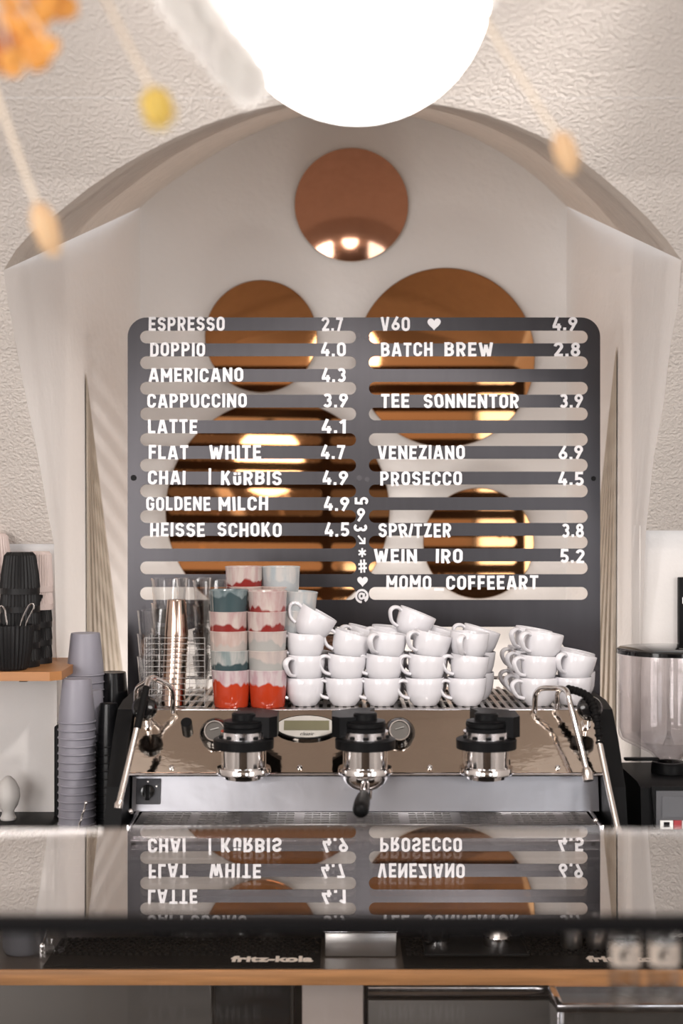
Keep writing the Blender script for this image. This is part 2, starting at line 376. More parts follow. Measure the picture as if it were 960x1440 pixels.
for side in (-1, 1):
    zb = zbl if side < 0 else zbr
    zs = sorted({round(zb+(ztop-0.0001-zb)*i/60, 5) for i in range(61)} | {p.z for p in A3 if p.z < ztop} | {p.z for p in (LE3 if side < 0 else RE3)} | {H+a for a, _ in PROF if zb < H+a < ztop})
    rows = []
    for z in zs:
        xe = edge_x(side, z) if z < ztop-0.00005 else A3[13].x; D = vault_D(z-H)
        rows.append([Vector((xe+(side*2.2-xe)*t, D, z)) for t in (0, 0.02, 0.06, 0.15, 0.4, 1)])
    m = MB().quadgrid(rows)
    # the reveal where the rough coat ends a finger's breadth proud of the smooth wall
    b0 = rows[0]; m.quadgrid([[p+Vector((0, 0.03, 0)) for p in b0], b0])
    m.build('wall_back_upper_left' if side < 0 else 'wall_back_upper_right', 'rough_plaster', None, 60, kind='structure')
XS = (-2.2, -1, -0.5, A3[13].x, 0.5, 1, 2.2)
zs = [ztop]+[H+a for a, d in PROF if H+a > ztop and d > 0.5]
MB().quadgrid([[Vector((x, vault_D(z-H), z)) for x in XS] for z in zs]).build('ceiling', 'rough_plaster', None, 60, kind='structure')
MB().quadgrid([[Vector((x, 0.6, H+0.96)) for x in XS], [Vector((x, -0.5, H+0.97)) for x in XS], [Vector((x, -3.5, H+0.971)) for x in XS]]).build('ceiling_rear', 'dark_ceiling', None, 60, kind='structure')
# niche
DB = 3.95
LW = [(3.10, LE3[0].x), (3.45, (122-480)/F*3.45), (DB, (197-480)/F*DB)]
RW = [(3.10, RE3[0].x), (3.45, (866-480)/F*3.45), (DB, (796-480)/F*DB)]
def side_x(W, D, e):
    if D <= W[0][0]: return W[0][1]+(e-W[0][1])*min(1, (W[0][0]-D)/(W[0][0]-2.64))
    for (a, xa), (b, xb) in zip(W, W[1:]):
        if D <= b: return xa+(xb-xa)*(D-a)/(b-a)
    return W[-1][1]
ZSL = P(197, 292, DB).z; ZSR = P(796, 290, DB).z
def niche_side(side):
    W = LW if side < 0 else RW; E = LE3 if side < 0 else RE3; zs_back = ZSL if side < 0 else ZSR
    e0 = E[-1]; rows = []
    zl = [0.0, 0.5, 0.9, 1.2, 1.4]+[p.z for p in E]+[e0.z+(zs_back-e0.z)*i/10 for i in range(1, 11)]
    for z in zl:
        if z <= e0.z: D0 = 3.10 if z < E[0].z else vault_D(z-H)
        else: D0 = e0.y+(DB-e0.y)*(z-e0.z)/(zs_back-e0.z)
        ds = sorted([D0+(DB-D0)*i/8 for i in range(9)])
        row = []
        for D in ds:
            x = side_x(W, D, e0.x)
            if abs(D-D0) < 1e-6 and z <= e0.z and z >= E[0].z: x = edge_x(side, z)
            row.append(Vector((x, D, z)))
        # keep the crease crisp
        i = min(range(1, 8), key=lambda k: abs(row[k].y-3.45)) if D0 < 3.4 else None
        if i: row[i] = Vector((W[1][1], 3.45, z))
        rows.append(row)
    MB().quadgrid(rows).build('wall_niche_left' if side < 0 else 'wall_niche_right', 'smooth_plaster', None, 20, kind='structure')
niche_side(-1); niche_side(1)
BACK = []
n = len(A3)
# back arch: same parameter as the front arch
bp = [(197, 292), (206, 284), (220, 272), (240, 257), (262, 242), (285, 227), (308, 213), (332, 200), (357, 188), (382, 177), (408, 168), (436, 161), (466, 157), (497, 155.5), (530, 157),
      (560, 161), (590, 167), (618, 175), (646, 185), (674, 198), (702, 213), (728, 230), (750, 247), (768, 262), (783, 277), (796, 290)]
B3 = [P(x, y, DB) for x, y in bp]
rows = [[A3[i].lerp(B3[i], t/6)+Vector((0, 0, 0.012*math.sin(PI*t/6)*min(1, i/5, (n-1-i)/5))) for i in range(n)] for t in range(7)]
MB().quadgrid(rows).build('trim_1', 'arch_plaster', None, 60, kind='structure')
m = MB(); base = [Vector((B3[i].x, DB, 0.0)) for i in range(n)]
m.quadgrid([base, [Vector((p.x, DB, 1.4)) for p in B3], B3]).build('wall_niche_back', 'smooth_plaster', None, 20, kind='structure')
MB().box(LE3[0].x-1.6, LE3[0].x, 3.112, 3.2, 0, zbl+0.01).build('wall_back_left', 'smooth_plaster', None, 20, kind='structure')
MB().box(RE3[0].x, RE3[0].x+1.6, 3.112, 3.2, 0, zbr+0.01).build('wall_back_right', 'smooth_plaster', None, 20, kind='structure')
MB().box(-0.60, 0.64, 3.13, DB-0.002, 0.02, ZC-0.002).build('trim_2', 'smooth_plaster', None, 20, kind='structure')     # niche sill
MB().box(-2.2, 2.2, -3.5, 4.0, -0.05, 0).build('floor', 'floor', None, 20, kind='structure')
MB().box(-2.25, -2.2, -3.5, 3.2, 0, H+1.0).build('wall_left', 'smooth_plaster', None, 20, kind='structure')
MB().box(2.2, 2.25, -3.5, 3.2, 0, H+1.0).build('wall_right', 'smooth_plaster', None, 20, kind='structure')
zw = H-0.06
m = MB().box(-2.2, 2.2, -3.6, -3.5, 2.5, H+1.0)
for a, b in ((-2.2, -2.03), (-1.07, 1.07), (2.03, 2.2)): m.box(a, b, -3.6, -3.5, zw, 2.5)
m.build('wall_front', 'dark_wall', None, 20, kind='structure')
m = MB().box(-2.2, 2.2, -3.6, -3.5, 0, 1.0)
for a, b in ((-2.2, -2.03), (-1.07, 1.07), (2.03, 2.2)): m.box(a, b, -3.6, -3.5, 1.0, zw)
m.build('wall_front_lower', 'dark_ceiling', None, 20, kind='structure')
for wn, wx in (('window_1', -2.05), ('window_2', 1.05)):
    m = MB()
    for x in (wx, wx+0.47, wx+0.94): m.box(x, x+0.06, -3.55, -3.48, 1.0, 2.5)
    for z in (1.0, 1.95, 2.44): m.box(wx, wx+1.0, -3.55, -3.48, z, z+0.06)
    m.build(wn, 'frame_black', None, 20, kind='structure')

# ------------------------------------------------------------------ pleated corner fans
def fan(side):
    W = LW if side < 0 else RW
    if side < 0: apex = P(124, 522, 3.42); d0, d1 = 3.454, 3.93
    else: apex = P(864, 484, 3.42); d0, d1 = 3.454, 3.93
    zb = ZC+0.001; N = 9
    m = MB(); prof = [(0.0, 0.0)]; N = 7
    for i in range(N):                       # square ridges with grooves between
        a = (i+0.04)/N; b = (i+0.50)/N
        prof += [(a, 0.004), (a, 0.0125), (b, 0.0125), (b, 0.004)]
    prof.append((1.0, 0.004)); bot = []
    for t, out in prof:
        D = d0+(d1-d0)*t; bot.append(Vector((side_x(W, D, 0)-side*out, D, zb)))
    ax = side_x(W, apex.y, 0)-side*0.004; top = Vector((ax, apex.y, apex.z))
    rows = [[top.lerp(b, s) for b in bot] for s in (0.004, 0.25, 0.5, 0.75, 1)]
    m.quadgrid(rows); m.quadgrid([[Vector((side_x(W, b.y, 0)-side*0.002, b.y, b.z)) for b in r] for r in rows])
    o = m.build_at('pleated_fan', 'fan', Vector((ax, 3.6, zb)), 0)
    tag(o, 'tall beige pleated wedge rising to a point %s of the menu board' % ('left' if side < 0 else 'right'), 'corner ornament', 'pleated niche corner wedges')
fan(-1); fan(1)

# ------------------------------------------------------------------ globe lamp
lc = P(502.5, -20, 1.6)
t = thing('pendant_lamp', 'large glowing white globe pendant lamp hanging in front of the arch', 'lamp', lc)
MB().sphere(lc, 0.150, seg=64).build('globe', 'opal', t)
MB().cyl(lc+Vector((0, 0, 0.145)), lc+Vector((0, 0, 0.185)), 0.045, 0.03).build('socket', 'black_plastic', t)
MB().cyl(lc+Vector((0, 0, 0.183)), (lc.x, lc.y, H+0.879), 0.004, seg=10).build('cord', 'black_plastic', t)

# ------------------------------------------------------------------ copper discs on the niche wall
def disc(name, px, py, r, label, nx=0.0, nz=0.0, convex=None, m='copper', gap=0.03):
    D = DB-gap; c = P(px, py, D); R = r/F*D
    t = thing(name, label, 'mirror', c, 'copper discs on the niche wall')
    nrm = Vector((nx, -1, nz)).normalized()
    prof = []
    if convex:
        for i in range(13):
            rr = R*i/12; prof.append((rr, math.sqrt(convex**2-rr*rr)-math.sqrt(convex**2-R*R)))
    else:
        prof = [(0, 0.0), (R*0.5, 0.0), (R-0.001, 0.0)]
    MB().revolve_axis([(a, b+0.003) for a, b in prof]+[(R, 0.0015)], c, nrm, 96).build('mirror_face', m, t, 30)
    MB().revolve_axis([(R+0.0004, 0.0026), (R+0.0012, 0.001), (R+0.0008, -0.004), (0, -0.004)], c, nrm, 96).build('rim', 'copper_rim', t, 30)
    MB().cyl((c.x, c.y+0.004, c.z), (c.x, DB, c.z), 0.02).build('wall_spacer', 'screw', t)
disc('copper_disc', 494, 288, 79.5, 'domed copper disc alone near the top of the niche', 0, 0, 0.8, 'copper_soft', 0.02)
disc('copper_disc', 367, 473, 78.5, 'flat copper disc behind the ESPRESSO and DOPPIO lines', 0.0, -0.02, gap=0.03)
disc('copper_disc', 626, 503, 125.5, 'large copper disc behind the top of the right menu column', 0.0, -0.02, gap=0.03)
disc('copper_disc', 391, 718, 157, 'largest copper disc behind the lower left menu, mirroring the globe lamp', 0.072, 0.079, gap=0.04)
disc('copper_disc', 672.5, 764, 77.5, 'small copper disc behind the SPRITZER and WEIN lines', 0.0, 0.02, gap=0.03)

# ------------------------------------------------------------------ menu board
BD = 3.25
S_ = BD/F
def bx(px): return (px-480)*S_
def bz(py): return H-(py-720)*S_
bt = thing('menu_board', 'dark steel menu board with slotted rows and rounded top corners behind the machine', 'menu board', (bx(511.5), BD, ZC))
out = rrect(bx(179.5), bx(843.5), ZC, bz(446.5), 27*S_, 10, (0, 0, 1, 1))
holes = []
for k in range(11):
    cy = 474+36.05*k
    holes.append(rrect(bx(197), bx(500.5), bz(cy+9), bz(cy-9), 8.99*S_, 8)); holes.append(rrect(bx(518.5), bx(826), bz(cy+9), bz(cy-9), 8.99*S_, 8))
holes.append(rrect(bx(222), bx(805), bz(1140), bz(881.5), 66*S_, 14, (0, 0, 1, 1)))
sheet = curve_mesh('sheet', [out]+holes, 0.003, 'steel_board', BD)
me = sheet.data
for v in me.vertices: v.co = Vector((v.co.x-bx(511.5), v.co.z, v.co.y-ZC))
sheet.parent = bt
m = MB()
for (x, y, r) in ((188, 672, 4.2), (834, 673, 3.5), (503.5, 472, 3.6), (516, 475, 3.6), (505, 672, 3.8), (516, 674, 3.4), (202, 855, 4), (202, 870, 4), (838, 939, 3.6), (201, 938, 3.4)):
    MB().cyl((bx(x), BD-0.0015, bz(y)), (bx(x), BD-0.0028, bz(y)), r*S_, seg=20).build('screw', 'black_paint' if (x, y) in ((188, 672), (834, 673)) else 'screw', bt)
# ------------------------------------------------------------------ menu letters, one by one
TK = 0.185; hh = TK/2; bb = 1-hh
def arc(cx, cy, rx, ry, a0, a1, n=9):
    return [(cx+rx*math.cos(math.radians(a0+(a1-a0)*i/n)), cy+ry*math.sin(math.radians(a0+(a1-a0)*i/n))) for i in range(n+1)]
def full(cx, cy, rx, ry, n=20): return arc(cx, cy, rx, ry, 0, 360-360/n, n-1)
def glyph(c):
    w = 0.58; l, r = hh, w-hh; o = lambda *p: (list(p), False); S = []
    if c == 'A': w = 0.66; S = [o((hh*0.9, 0), (w/2-.045, .98)), o((w-hh*0.9, 0), (w/2+.045, .98)), o((0.16, 0.27), (w-0.16, 0.27))]
    elif c == 'B': S = [o((l, 0), (l, 1)), ([(l, bb), (.28, bb)]+arc(.28, .715, .19, .193, 90, -90)+[(l, .52)], False), ([(l, .52), (.29, .52)]+arc(.29, .306, .2, .214, 90, -90)+[(l, hh)], False)]
    elif c == 'C': S = [([(r, .66)]+arc(.29, .71, .2, .2, 0, 180)+arc(.29, .29, .2, .2, 180, 360)+[(r, .34)], False)]
    elif c == 'D': S = [o((l, 0), (l, 1)), ([(l, bb), (.27, bb)]+arc(.27, .69, .22, .22, 90, 0)+arc(.27, .31, .22, .22, 0, -90)+[(l, hh)], False)]
    elif c == 'E': w = .5; S = [o((l, 0), (l, 1)), o((l, bb), (w, bb)), o((l, .5), (w-.05, .5)), o((l, hh), (w, hh))]
    elif c == 'F': w = .48; S = [o((l, 0), (l, 1)), o((l, bb), (w, bb)), o((l, .48), (w-.04, .48))]
    elif c == 'G': S = [([(r, .68)]+arc(.29, .71, .2, .2, 0, 180)+arc(.29, .29, .2, .2, 180, 360)+[(r, .46), (.31, .46)], False)]
    elif c == 'H': S = [o((l, 0), (l, 1)), o((r, 0), (r, 1)), o((l, .5), (r, .5))]
    elif c == 'I': w = TK; S = [o((l, 0), (l, 1))]
    elif c == 'K': w = .6; S = [o((l, 0), (l, 1)), o((w-.12, 1), (l+.04, .38)), o((.26, .56), (w-.10, 0))]
    elif c == 'L': w = .48; S = [o((l, 0), (l, 1)), o((l, hh), (w, hh))]
    elif c == 'M': w = .74; S = [o((hh, 0), (hh, 1)), o((w-hh, 0), (w-hh, 1)), o((hh, .94), (w/2, .34)), o((w-hh, .94), (w/2, .34))]
    elif c == 'N': w = .62; S = [o((hh, 0), (hh, 1)), o((w-hh, 0), (w-hh, 1)), o((hh, .95), (w-hh, .05))]
    elif c in 'O0': S = [(arc(.29, .71, .2, .2, 0, 180)+arc(.29, .29, .2, .2, 180, 360), True)]
    elif c in 'PR':
        S = [o((l, 0), (l, 1)), ([(l, bb), (.28, bb)]+arc(.28, .675, .2, .232, 90, -90)+[(l, .443)], False)]
        if c == 'R': S.append(o((.28, .44), (w-.11, 0)))
    elif c == 'S': S = [(arc(.29, .712, .2, .196, 5, 250)+arc(.29, .305, .2, .213, 75, -175), False)]
    elif c == 'T': w = .54; S = [o((0, bb), (w, bb)), o((w/2, 0), (w/2, bb))]
    elif c == 'U': S = [([(l, 1)]+arc(.29, .29, .2, .2, 180, 360)+[(r, 1)], False)]
    elif c == 'u': w = .5; S = [([(hh, .66)]+arc(.25, .25, .157, .157, 180, 360)+[(w-hh, .66)], False), o((.13, .74), (.13, .92)), o((.37, .74), (.37, .92))]
    elif c == 'V': w = .62; S = [o((hh, 1), (w/2-.035, .02)), o((w-hh, 1), (w/2+.035, .02))]
    elif c == 'W': w = .88; S = [o((hh, 1), (.25, .02)), o((.28, .02), (.44, .84)), o((.44, .84), (.60, .02)), o((w-hh, 1), (.63, .02))]
    elif c == 'Z': w = .54; S = [o((.02, bb), (w, bb)), o((w-.11, .90), (.11, .10)), o((0, hh), (w, hh))]
    elif c == '1': w = .36; S = [o((.02, .74), (w-hh, .93)), o((w-hh, 0), (w-hh, 1))]
    elif c == '2': S = [(arc(.29, .71, .2, .2, 175, -35)+[(.13, .12)], False), o((.03, hh), (w-.02, hh))]
    elif c == '3': S = [(arc(.28, .715, .19, .193, 150, -90), False), (arc(.28, .308, .205, .215, 90, -150), False)]
    elif c == '4': S = [o((.34, 1), (.10, .30)), o((.02, .27), (w, .27)), o((.42, .5), (.42, 0))]
    elif c == '5': S = [([(w-.04, bb), (.14, bb), (.12, .5)]+arc(.28, .31, .205, .217, 115, -150), False)]
    elif c == '6': S = [o((.43, .98), (.15, .44)), (full(.29, .3, .2, .207), True)]
    elif c == '9': S = [o((.15, .02), (.43, .56)), (full(.29, .7, .2, .207), True)]
    elif c == '7': S = [o((0, bb), (.53, bb)), o((.43, .95), (.19, 0))]
    elif c == '8': S = [(full(.29, .725, .17, .182), True), (full(.29, .3, .2, .207), True)]
    elif c == '.': w = .2; S = [o((.1, 0.01), (.1, .2))]
    elif c == '|': w = .12; S = [o((.06, -.05), (.06, 1.12))]
    elif c == '_': w = .5; S = [o((0, hh), (w, hh))]
    elif c == '#': w = .76; S = [o((.22, .02), (.30, .98)), o((.48, .02), (.56, .98)), o((.03, .34), (.72, .34)), o((.05, .66), (.74, .66))]
    elif c == '*': w = .62; S = [o((.31+.30*math.cos(a), .5+.33*math.sin(a)), (.31-.30*math.cos(a), .5-.33*math.sin(a))) for a in (PI/2, PI/6, -PI/6)]
    elif c == '>': w = .8; S = [o((.0, .95), (.62, .2)), o((.12, .13), (.78, .13)), o((.70, .10), (.70, .72))]
    elif c == '@': w = .96; S = [(arc(.48, .5, .4, .42, -58, 270, 26), False), (full(.46, .5, .15, .18), True), o((.63, .70), (.63, .36), (.74, .33), (.86, .5))]
    return w, S
LT = 0.0035
def letter(ch, px, pcy, hpx, sx, label, rot=0.0, name=None, depth=LT):
    w, S = glyph(ch) if ch != 'heart' else (1, None)
    m = MB(); hgt = hpx*S_
    if ch == 'heart':
        pts = []
        for i in range(28):
            a = 2*PI*i/28; pts.append((0.5+0.031*16*math.sin(a)**3, 0, 0.54+0.033*(13*math.cos(a)-5*math.cos(2*a)-2*math.cos(3*a)-math.cos(4*a))))
        m.prism(pts, (0, 1, 0))
    else:
        tk = TK*(0.8 if ch in '@#' else 0.7 if ch == '*' else 1)
        for k_, (pts, cl) in enumerate(S):
            n0 = len(m.bm.verts); m.ribbon(pts, tk, cl, 1.0); m.bm.verts.ensure_lookup_table()
            for v in m.bm.verts[n0:]: v.co.y = v.co.y*(1-0.02*k_)+0.05*k_ if v.co.y < 0.5 else v.co.y-0.03*k_
    for v in m.bm.verts:
        x = (v.co.x-w/2)*hgt*sx; z = (v.co.z-0.5)*hgt
        c, s = math.cos(rot), math.sin(rot)
        v.co = Vector((x*c-z*s, (v.co.y-1)*depth, x*s+z*c))
    o = m.build(name or ('menu_digit' if ch.isdigit() else 'menu_letter'), 'white_plastic', None, 40, loc=(bx(px), BD-0.0016, bz(pcy)))
    return tag(o, label, 'letter' if not ch.isdigit() else 'digit', 'white letters and digits on the menu board')
ROT = {('SPRITZER', 2): 0.2, ('SPRITZER', 3): -0.2, ('SPRITZER', 5): 0.06, ('MILCH', 1): 0.05, ('SONNENTOR', 1): 0.1}
used_lab = {}
def word(txt, x0, x1, cy, where, hpx=19.6):
    W = [glyph(c)[0] for c in txt]; gap = 0.14; tot = sum(W)+gap*(len(txt)-1)
    sx = (x1-x0)/(tot*hpx); x = x0
    for i, c in enumerate(txt):
        wpx = W[i]*hpx*sx
        nm = {'.': 'point', '_': 'underscore', 'u': 'letter u with two dots', '|': 'upright bar'}.get(c, ('digit ' if c.isdigit() else 'letter ')+c)
        lab = 'white menu %s, %s character %s' % (nm, ORD[i], where)
        letter(c, x+wpx/2, cy+random.uniform(-.5, .5), hpx, sx, lab, ROT.get((txt, i), random.uniform(-.025, .025)), {'.': 'menu_point', '_': 'menu_underscore', '|': 'menu_bar'}.get(c))
        x += wpx+gap*hpx*sx
def row(txt, x0, x1, cy, price=None, px0=0, px1=0, says=None):
    word(txt, x0, x1, cy, says or 'of the word %s' % txt)
    if price: word(price, px0, px1, cy, 'of the price beside %s' % (says or txt).replace('of the ', 'the '))
row('ESPRESSO', 209.5, 316, 456, '2.7', 452, 483); row('DOPPIO', 211.5, 288.5, 491.7, '4.0', 451, 486); row('AMERICANO', 209.5, 342, 527.5, '4.3', 452, 486)
row('CAPPUCCINO', 207.5, 347, 563.7, '3.9', 454, 489); row('LATTE', 208.5, 277.5, 599.7, '4.1', 452, 486)
row('FLAT', 209.5, 265, 636); row('WHITE', 294, 367, 636, '4.7', 451, 486)
row('CHAI', 208.5, 261, 672); row('|', 294.1, 296.3, 671, says='between CHAI and the word beside it'); row('KuRBIS', 311, 396, 672.3, '4.9', 453, 489, 'of the word after the upright bar')
row('GOLDENE', 206, 296, 708.3); row('MILCH', 307.5, 377, 708.3, '4.9', 455, 491); row('HEISSE', 211.5, 288, 744.8); row('SCHOKO', 306, 396, 744.8, '4.5', 456, 491)
row('V60', 535, 576, 455.5, '4.9', 776, 811, 'of the top line of the right column'); row('BATCH', 535.5, 608, 491.7); row('BREW', 624.5, 693, 491.7, '2.8', 778, 815)
row('TEE', 535.5, 575, 564); row('SONNENTOR', 595.5, 729, 564, '3.9', 786, 819, 'of the long word after TEE')
row('VENEZIANO', 531, 653, 636.3, '6.9', 785, 819); row('PROSECCO', 534.5, 649, 673, '4.5', 784, 820); row('SPRITZER', 532, 634, 746, '3.8', 789, 820)
row('WEIN', 525.5, 586, 782); row('IRO', 612.5, 650, 782, '5.2', 787, 821)
row('MOMO', 543, 606, 819, says='of the left half of the bottom right line'); row('_', 610, 624, 821, says='in the middle of the bottom right line'); row('COFFEEART', 627, 756, 819, says='of the right half of the bottom right line')
letter('heart', 610, 456, 18, 1.05, 'small white heart sign after the top line of the right column', 0, 'menu_heart')
VC = 'in the upright strip between the two menu columns'
DP = 0.008
letter('5', 508, 704.5, 19, 1.0, 'white digit 5 on its side, topmost '+VC, PI/2, depth=DP)
letter('9', 507, 724, 19, 1.0, 'white upright digit 9 '+VC, -0.1, depth=DP)
letter('3', 506.5, 742, 19, 1.0, 'white digit 3 on its back '+VC, -PI/2, depth=DP)
letter('>', 508.5, 759, 13, 1.0, 'white slanting arrow '+VC, 0.0, 'menu_arrow', depth=DP)
letter('*', 509, 777, 19, 1.0, 'white asterisk '+VC, 0, 'menu_asterisk', depth=DP)
letter('#', 509.5, 796, 19, 0.9, 'white hash sign '+VC, 0.1, 'menu_hash', depth=DP)
letter('heart', 509.5, 817.5, 15, 1.0, 'white heart sign '+VC, 0, 'menu_heart', depth=DP)
letter('@', 508.5, 838, 20, 1.0, 'white at sign, lowest '+VC, 0, 'menu_sign', depth=DP)

# ------------------------------------------------------------------ counter and what is under it
ct = thing('counter', 'long wooden counter carrying the coffee machine', 'counter', (0, 2.6, 0))
wt = MB().box(-1.9, 1.9, 2.5575, 3.094, ZC-0.027, ZC).build('worktop', 'laminate', ct)
MB().box(-1.9, 1.9, 2.55, 2.5573, ZC-0.027, ZC+0.0002, bev=0.0012).build('wooden_edge', 'wood', wt)
MB().box(-1.9, 1.9, 2.75, 2.77, 0, ZC-0.028).build('back_panel', 'cabinet_grey', ct)
def unit(name, label, cat, px0, px1, D=2.62):
    x0 = (px0-480)/F*D; x1 = (px1-480)/F*D
    return thing(name, label, cat, ((x0+x1)/2, D, 0)), x0, x1
zt = ZC-0.029
t, x0, x1 = unit('fridge', 'dull grey under-counter fridge at the lower left, dark handle recess on its right', 'fridge', -400, 412)
MB().box(x0, x1, 2.63, 2.74, 0.02, zt).build('body', 'cabinet_grey', t)
MB().box(x0+0.01, P(298, 0, 2.62).x, 2.612, 2.629, 0.05, zt-0.012, bev=0.003).build('door', 'cabinet_grey', t)
MB().box(P(302, 0, 2.62).x, P(408, 0, 2.62).x, 2.618, 2.629, 0.05, zt-0.02, bev=0.003).build('control_panel', 'black_paint', t)
t, x0, x1 = unit('cabinet', 'pale cabinet front below the middle of the counter', 'cabinet', 424, 512)
MB().box(x0, x1, 2.63, 2.74, 0.02, zt).build('body', 'cabinet_white', t)
MB().box(x0+0.002, x1-0.002, 2.612, 2.629, 0.05, zt-0.006, bev=0.002).build('door', 'cabinet_white', t)
t, x0, x1 = unit('dishwasher', 'dark under-counter dishwasher with a shiny rounded top edge', 'dishwasher', 515, 1500)
MB().box(x0, x1, 2.63, 2.74, 0.02, zt).build('body', 'black_paint', t)
MB().box(x0+0.002, x1, 2.612, 2.629, 0.05, zt-0.045, bev=0.004).build('door', 'cabinet_grey', t)
MB().tube([(x0+0.003, 2.618, zt-0.024), (x1, 2.618, zt-0.024)], 0.016, 16).build('handle_bar', 'polished_steel', t)
# grey steel bin in front of the dishwasher
t, x0, x1 = unit('steel_bin', 'pale steel-rimmed bin standing before the dishwasher at the lower right', 'bin', 786, 1100, 2.45)
zb_ = P(0, 1412, 2.45).z
MB().box(x0, x1, 2.45, 2.545, 0.0, zb_-0.012).build('body', 'cabinet_grey', t)
m = MB(); m.box(x0-0.004, x1, 2.445, 2.455, zb_-0.014, zb_, bev=0.002).box(x0-0.004, x0+0.008, 2.446, 2.545, 0.0, zb_, bev=0.002).box(x0-0.004, x1, 2.54, 2.55-0.001, zb_-0.014, zb_)
m.build('rim', 'polished_steel', t)

# ------------------------------------------------------------------ bar mats and tools on the counter
def mat_(x0, x1, y0, y1, label, tx):
    t = thing('bar_mat', label, 'bar mat', ((x0+x1)/2, (y0+y1)/2, ZC), 'rubber bar mats')
    MB().box(x0, x1, y0, y1, ZC+0.0003, ZC+0.004, bev=0.001).build('base', 'black_rubber', t)
    m = MB(); nx = int((x1-x0)/0.0135)
    for i in range(nx):
        for j in range(16):
            x = x0+0.012+i*0.0135+(0.0067 if j % 2 else 0); y = y0+0.066+j*0.0125
            if y > y1-0.006 or x > x1-0.006: continue
            m.box(x-0.0038, x+0.0038, y-0.0035, y+0.0035, ZC+0.004, ZC+0.0085)
    o = m.build('rubber_nubs', 'black_rubber', t, 0); o['kind'] = 'stuff'
    o = text_mesh('lettering', 'fritz-kola', 'print_light', 0.0333, 0.0003, 0.0013, xscale=1.0)
    k = 0.150/max(o.dimensions.x, 0.01); o.scale = (k, 1.28, 1); o.parent = t
    o.location = (tx-t.location.x, 2.60-t.location.y, 0.0045)
xa = P(60, 0, 2.56).x; xb = P(450, 0, 2.56).x
mat_(xa, xb, 2.562, 2.73, 'black rubber bar mat on the left of the counter edge', P(382, 0, 2.59).x)
xa = P(568, 0, 2.56).x; xb = P(962, 0, 2.56).x
mat_(xa, xb, 2.562, 2.73, 'black rubber bar mat on the right, under the tampers', P(884, 0, 2.59).x)
zm = ZC+0.0087
for i, (px, lab) in enumerate(((258, 'leftmost'), (292, 'second from left'), (336, 'third from left'), (379, 'rightmost'))):
    c = P(px, 0, 2.69); c.z = zm
    o = MB().lathe([(0, 0), (0.016, 0), (0.021, 0.004), (0.025, 0.05), (0.0235, 0.05), (0.0195, 0.008), (0, 0.008)], c, 24).build_at('shot_glass', 'clear_glass', c)
    tag(o, 'small clear shot glass on the left bar mat, %s of four' % lab, 'glass', 'shot glasses on the bar mat')
# knock box
c = P(507, 0, 2.62); c.z = ZC
t = thing('steel_box', 'low stainless steel box between the two bar mats', 'box', (c.x, 2.66, ZC))
MB().box(c.x-0.066, c.x+0.066, 2.625, 2.70, ZC+0.001, ZC+0.045, bev=0.003).build('body', 'brushed_steel', t)
MB().box(c.x-0.068, c.x+0.068, 2.622, 2.703, ZC+0.045, ZC+0.048, bev=0.001).build('rim', 'polished_steel', t)
# tamping tray with two tampers
c = P(668, 0, 2.64)
t = thing('tamping_tray', 'flat black tray holding two tampers on the right bar mat', 'tray', (c.x, 2.66, zm))
MB().box(c.x-0.096, c.x+0.096, 2.60, 2.715, zm, zm+0.006, bev=0.003).build('tray_base', 'black_paint', t)
m = MB(); m.box(c.x-0.096, c.x+0.096, 2.711, 2.716, zm+0.006, zm+0.018).box(c.x-0.096, c.x-0.092, 2.602, 2.711, zm+0.006, zm+0.011).box(c.x+0.092, c.x+0.096, 2.602, 2.711, zm+0.006, zm+0.011)
m.build('raised_edge', 'black_plastic', t)
c = P(613, 0, 2.665); c.z = zm+0.0065
t = thing('tamper', 'black tamper with a thin silver base ring on the tray', 'tamper', c)
MB().lathe([(0, 0), (0.025, 0), (0.025, 0.008), (0.0, 0.008)], c, 32).build('base', 'chrome', t)
MB().lathe([(0, 0.008), (0.0265, 0.008), (0.027, 0.022), (0.026, 0.030), (0.020, 0.034), (0, 0.035)], c, 32).build('grip', 'black_gloss', t)
c = P(699, 0, 2.655); c.z = zm+0.0065
t = thing('tamper', 'silver dome-shaped tamper on the tray', 'tamper', c)
MB().lathe([(0, 0), (0.026, 0), (0.0265, 0.003), (0.0265, 0.016), (0.025, 0.018)], c, 40).build('base', 'chrome', t)
MB().lathe([(0.025, 0.018), (0.020, 0.026), (0.010, 0.033), (0.004, 0.0345)], c, 40).build('dome', 'brushed_steel', t)
MB().lathe([(0.0045, 0.0343), (0.004, 0.038), (0, 0.039)], c, 16).build('knob', 'black_plastic', t)
# dark pot at the far left, two grey tins at the right
c = P(34, 0, 2.66); c.z = ZC
o = MB().lathe([(0, 0.001), (0.034, 0.001), (0.039, 0.01), (0.041, 0.085), (0.038, 0.085), (0.035, 0.012), (0, 0.010)], c, 32).build_at('dark_pot', 'plate_grey', c)
tag(o, 'dark grey round pot at the far left end of the counter', 'pot')
c = P(16, 0, 2.6); c.z = ZC
for px, lab in ((803, 'left of the pair of pale grey tins on the right bar mat'), (839, 'right of the pair of pale grey tins on the right bar mat')):
    c = P(px, 0, 2.66); c.z = zm
    t = thing('tin', lab, 'tin', c, 'grey tins on the bar mat')
    MB().lathe([(0, 0), (0.019, 0), (0.0205, 0.003), (0.0205, 0.068), (0.019, 0.071)], c, 28).build('body', 'brushed_steel', t)
    MB().lathe([(0.0195, 0.0705), (0.0205, 0.072), (0.019, 0.076), (0, 0.076)], c, 28).build('lid', 'plate_grey', t)
# twisted bar spoon in a mixing glass
c = P(83, 0, 2.48); c.z = ZC
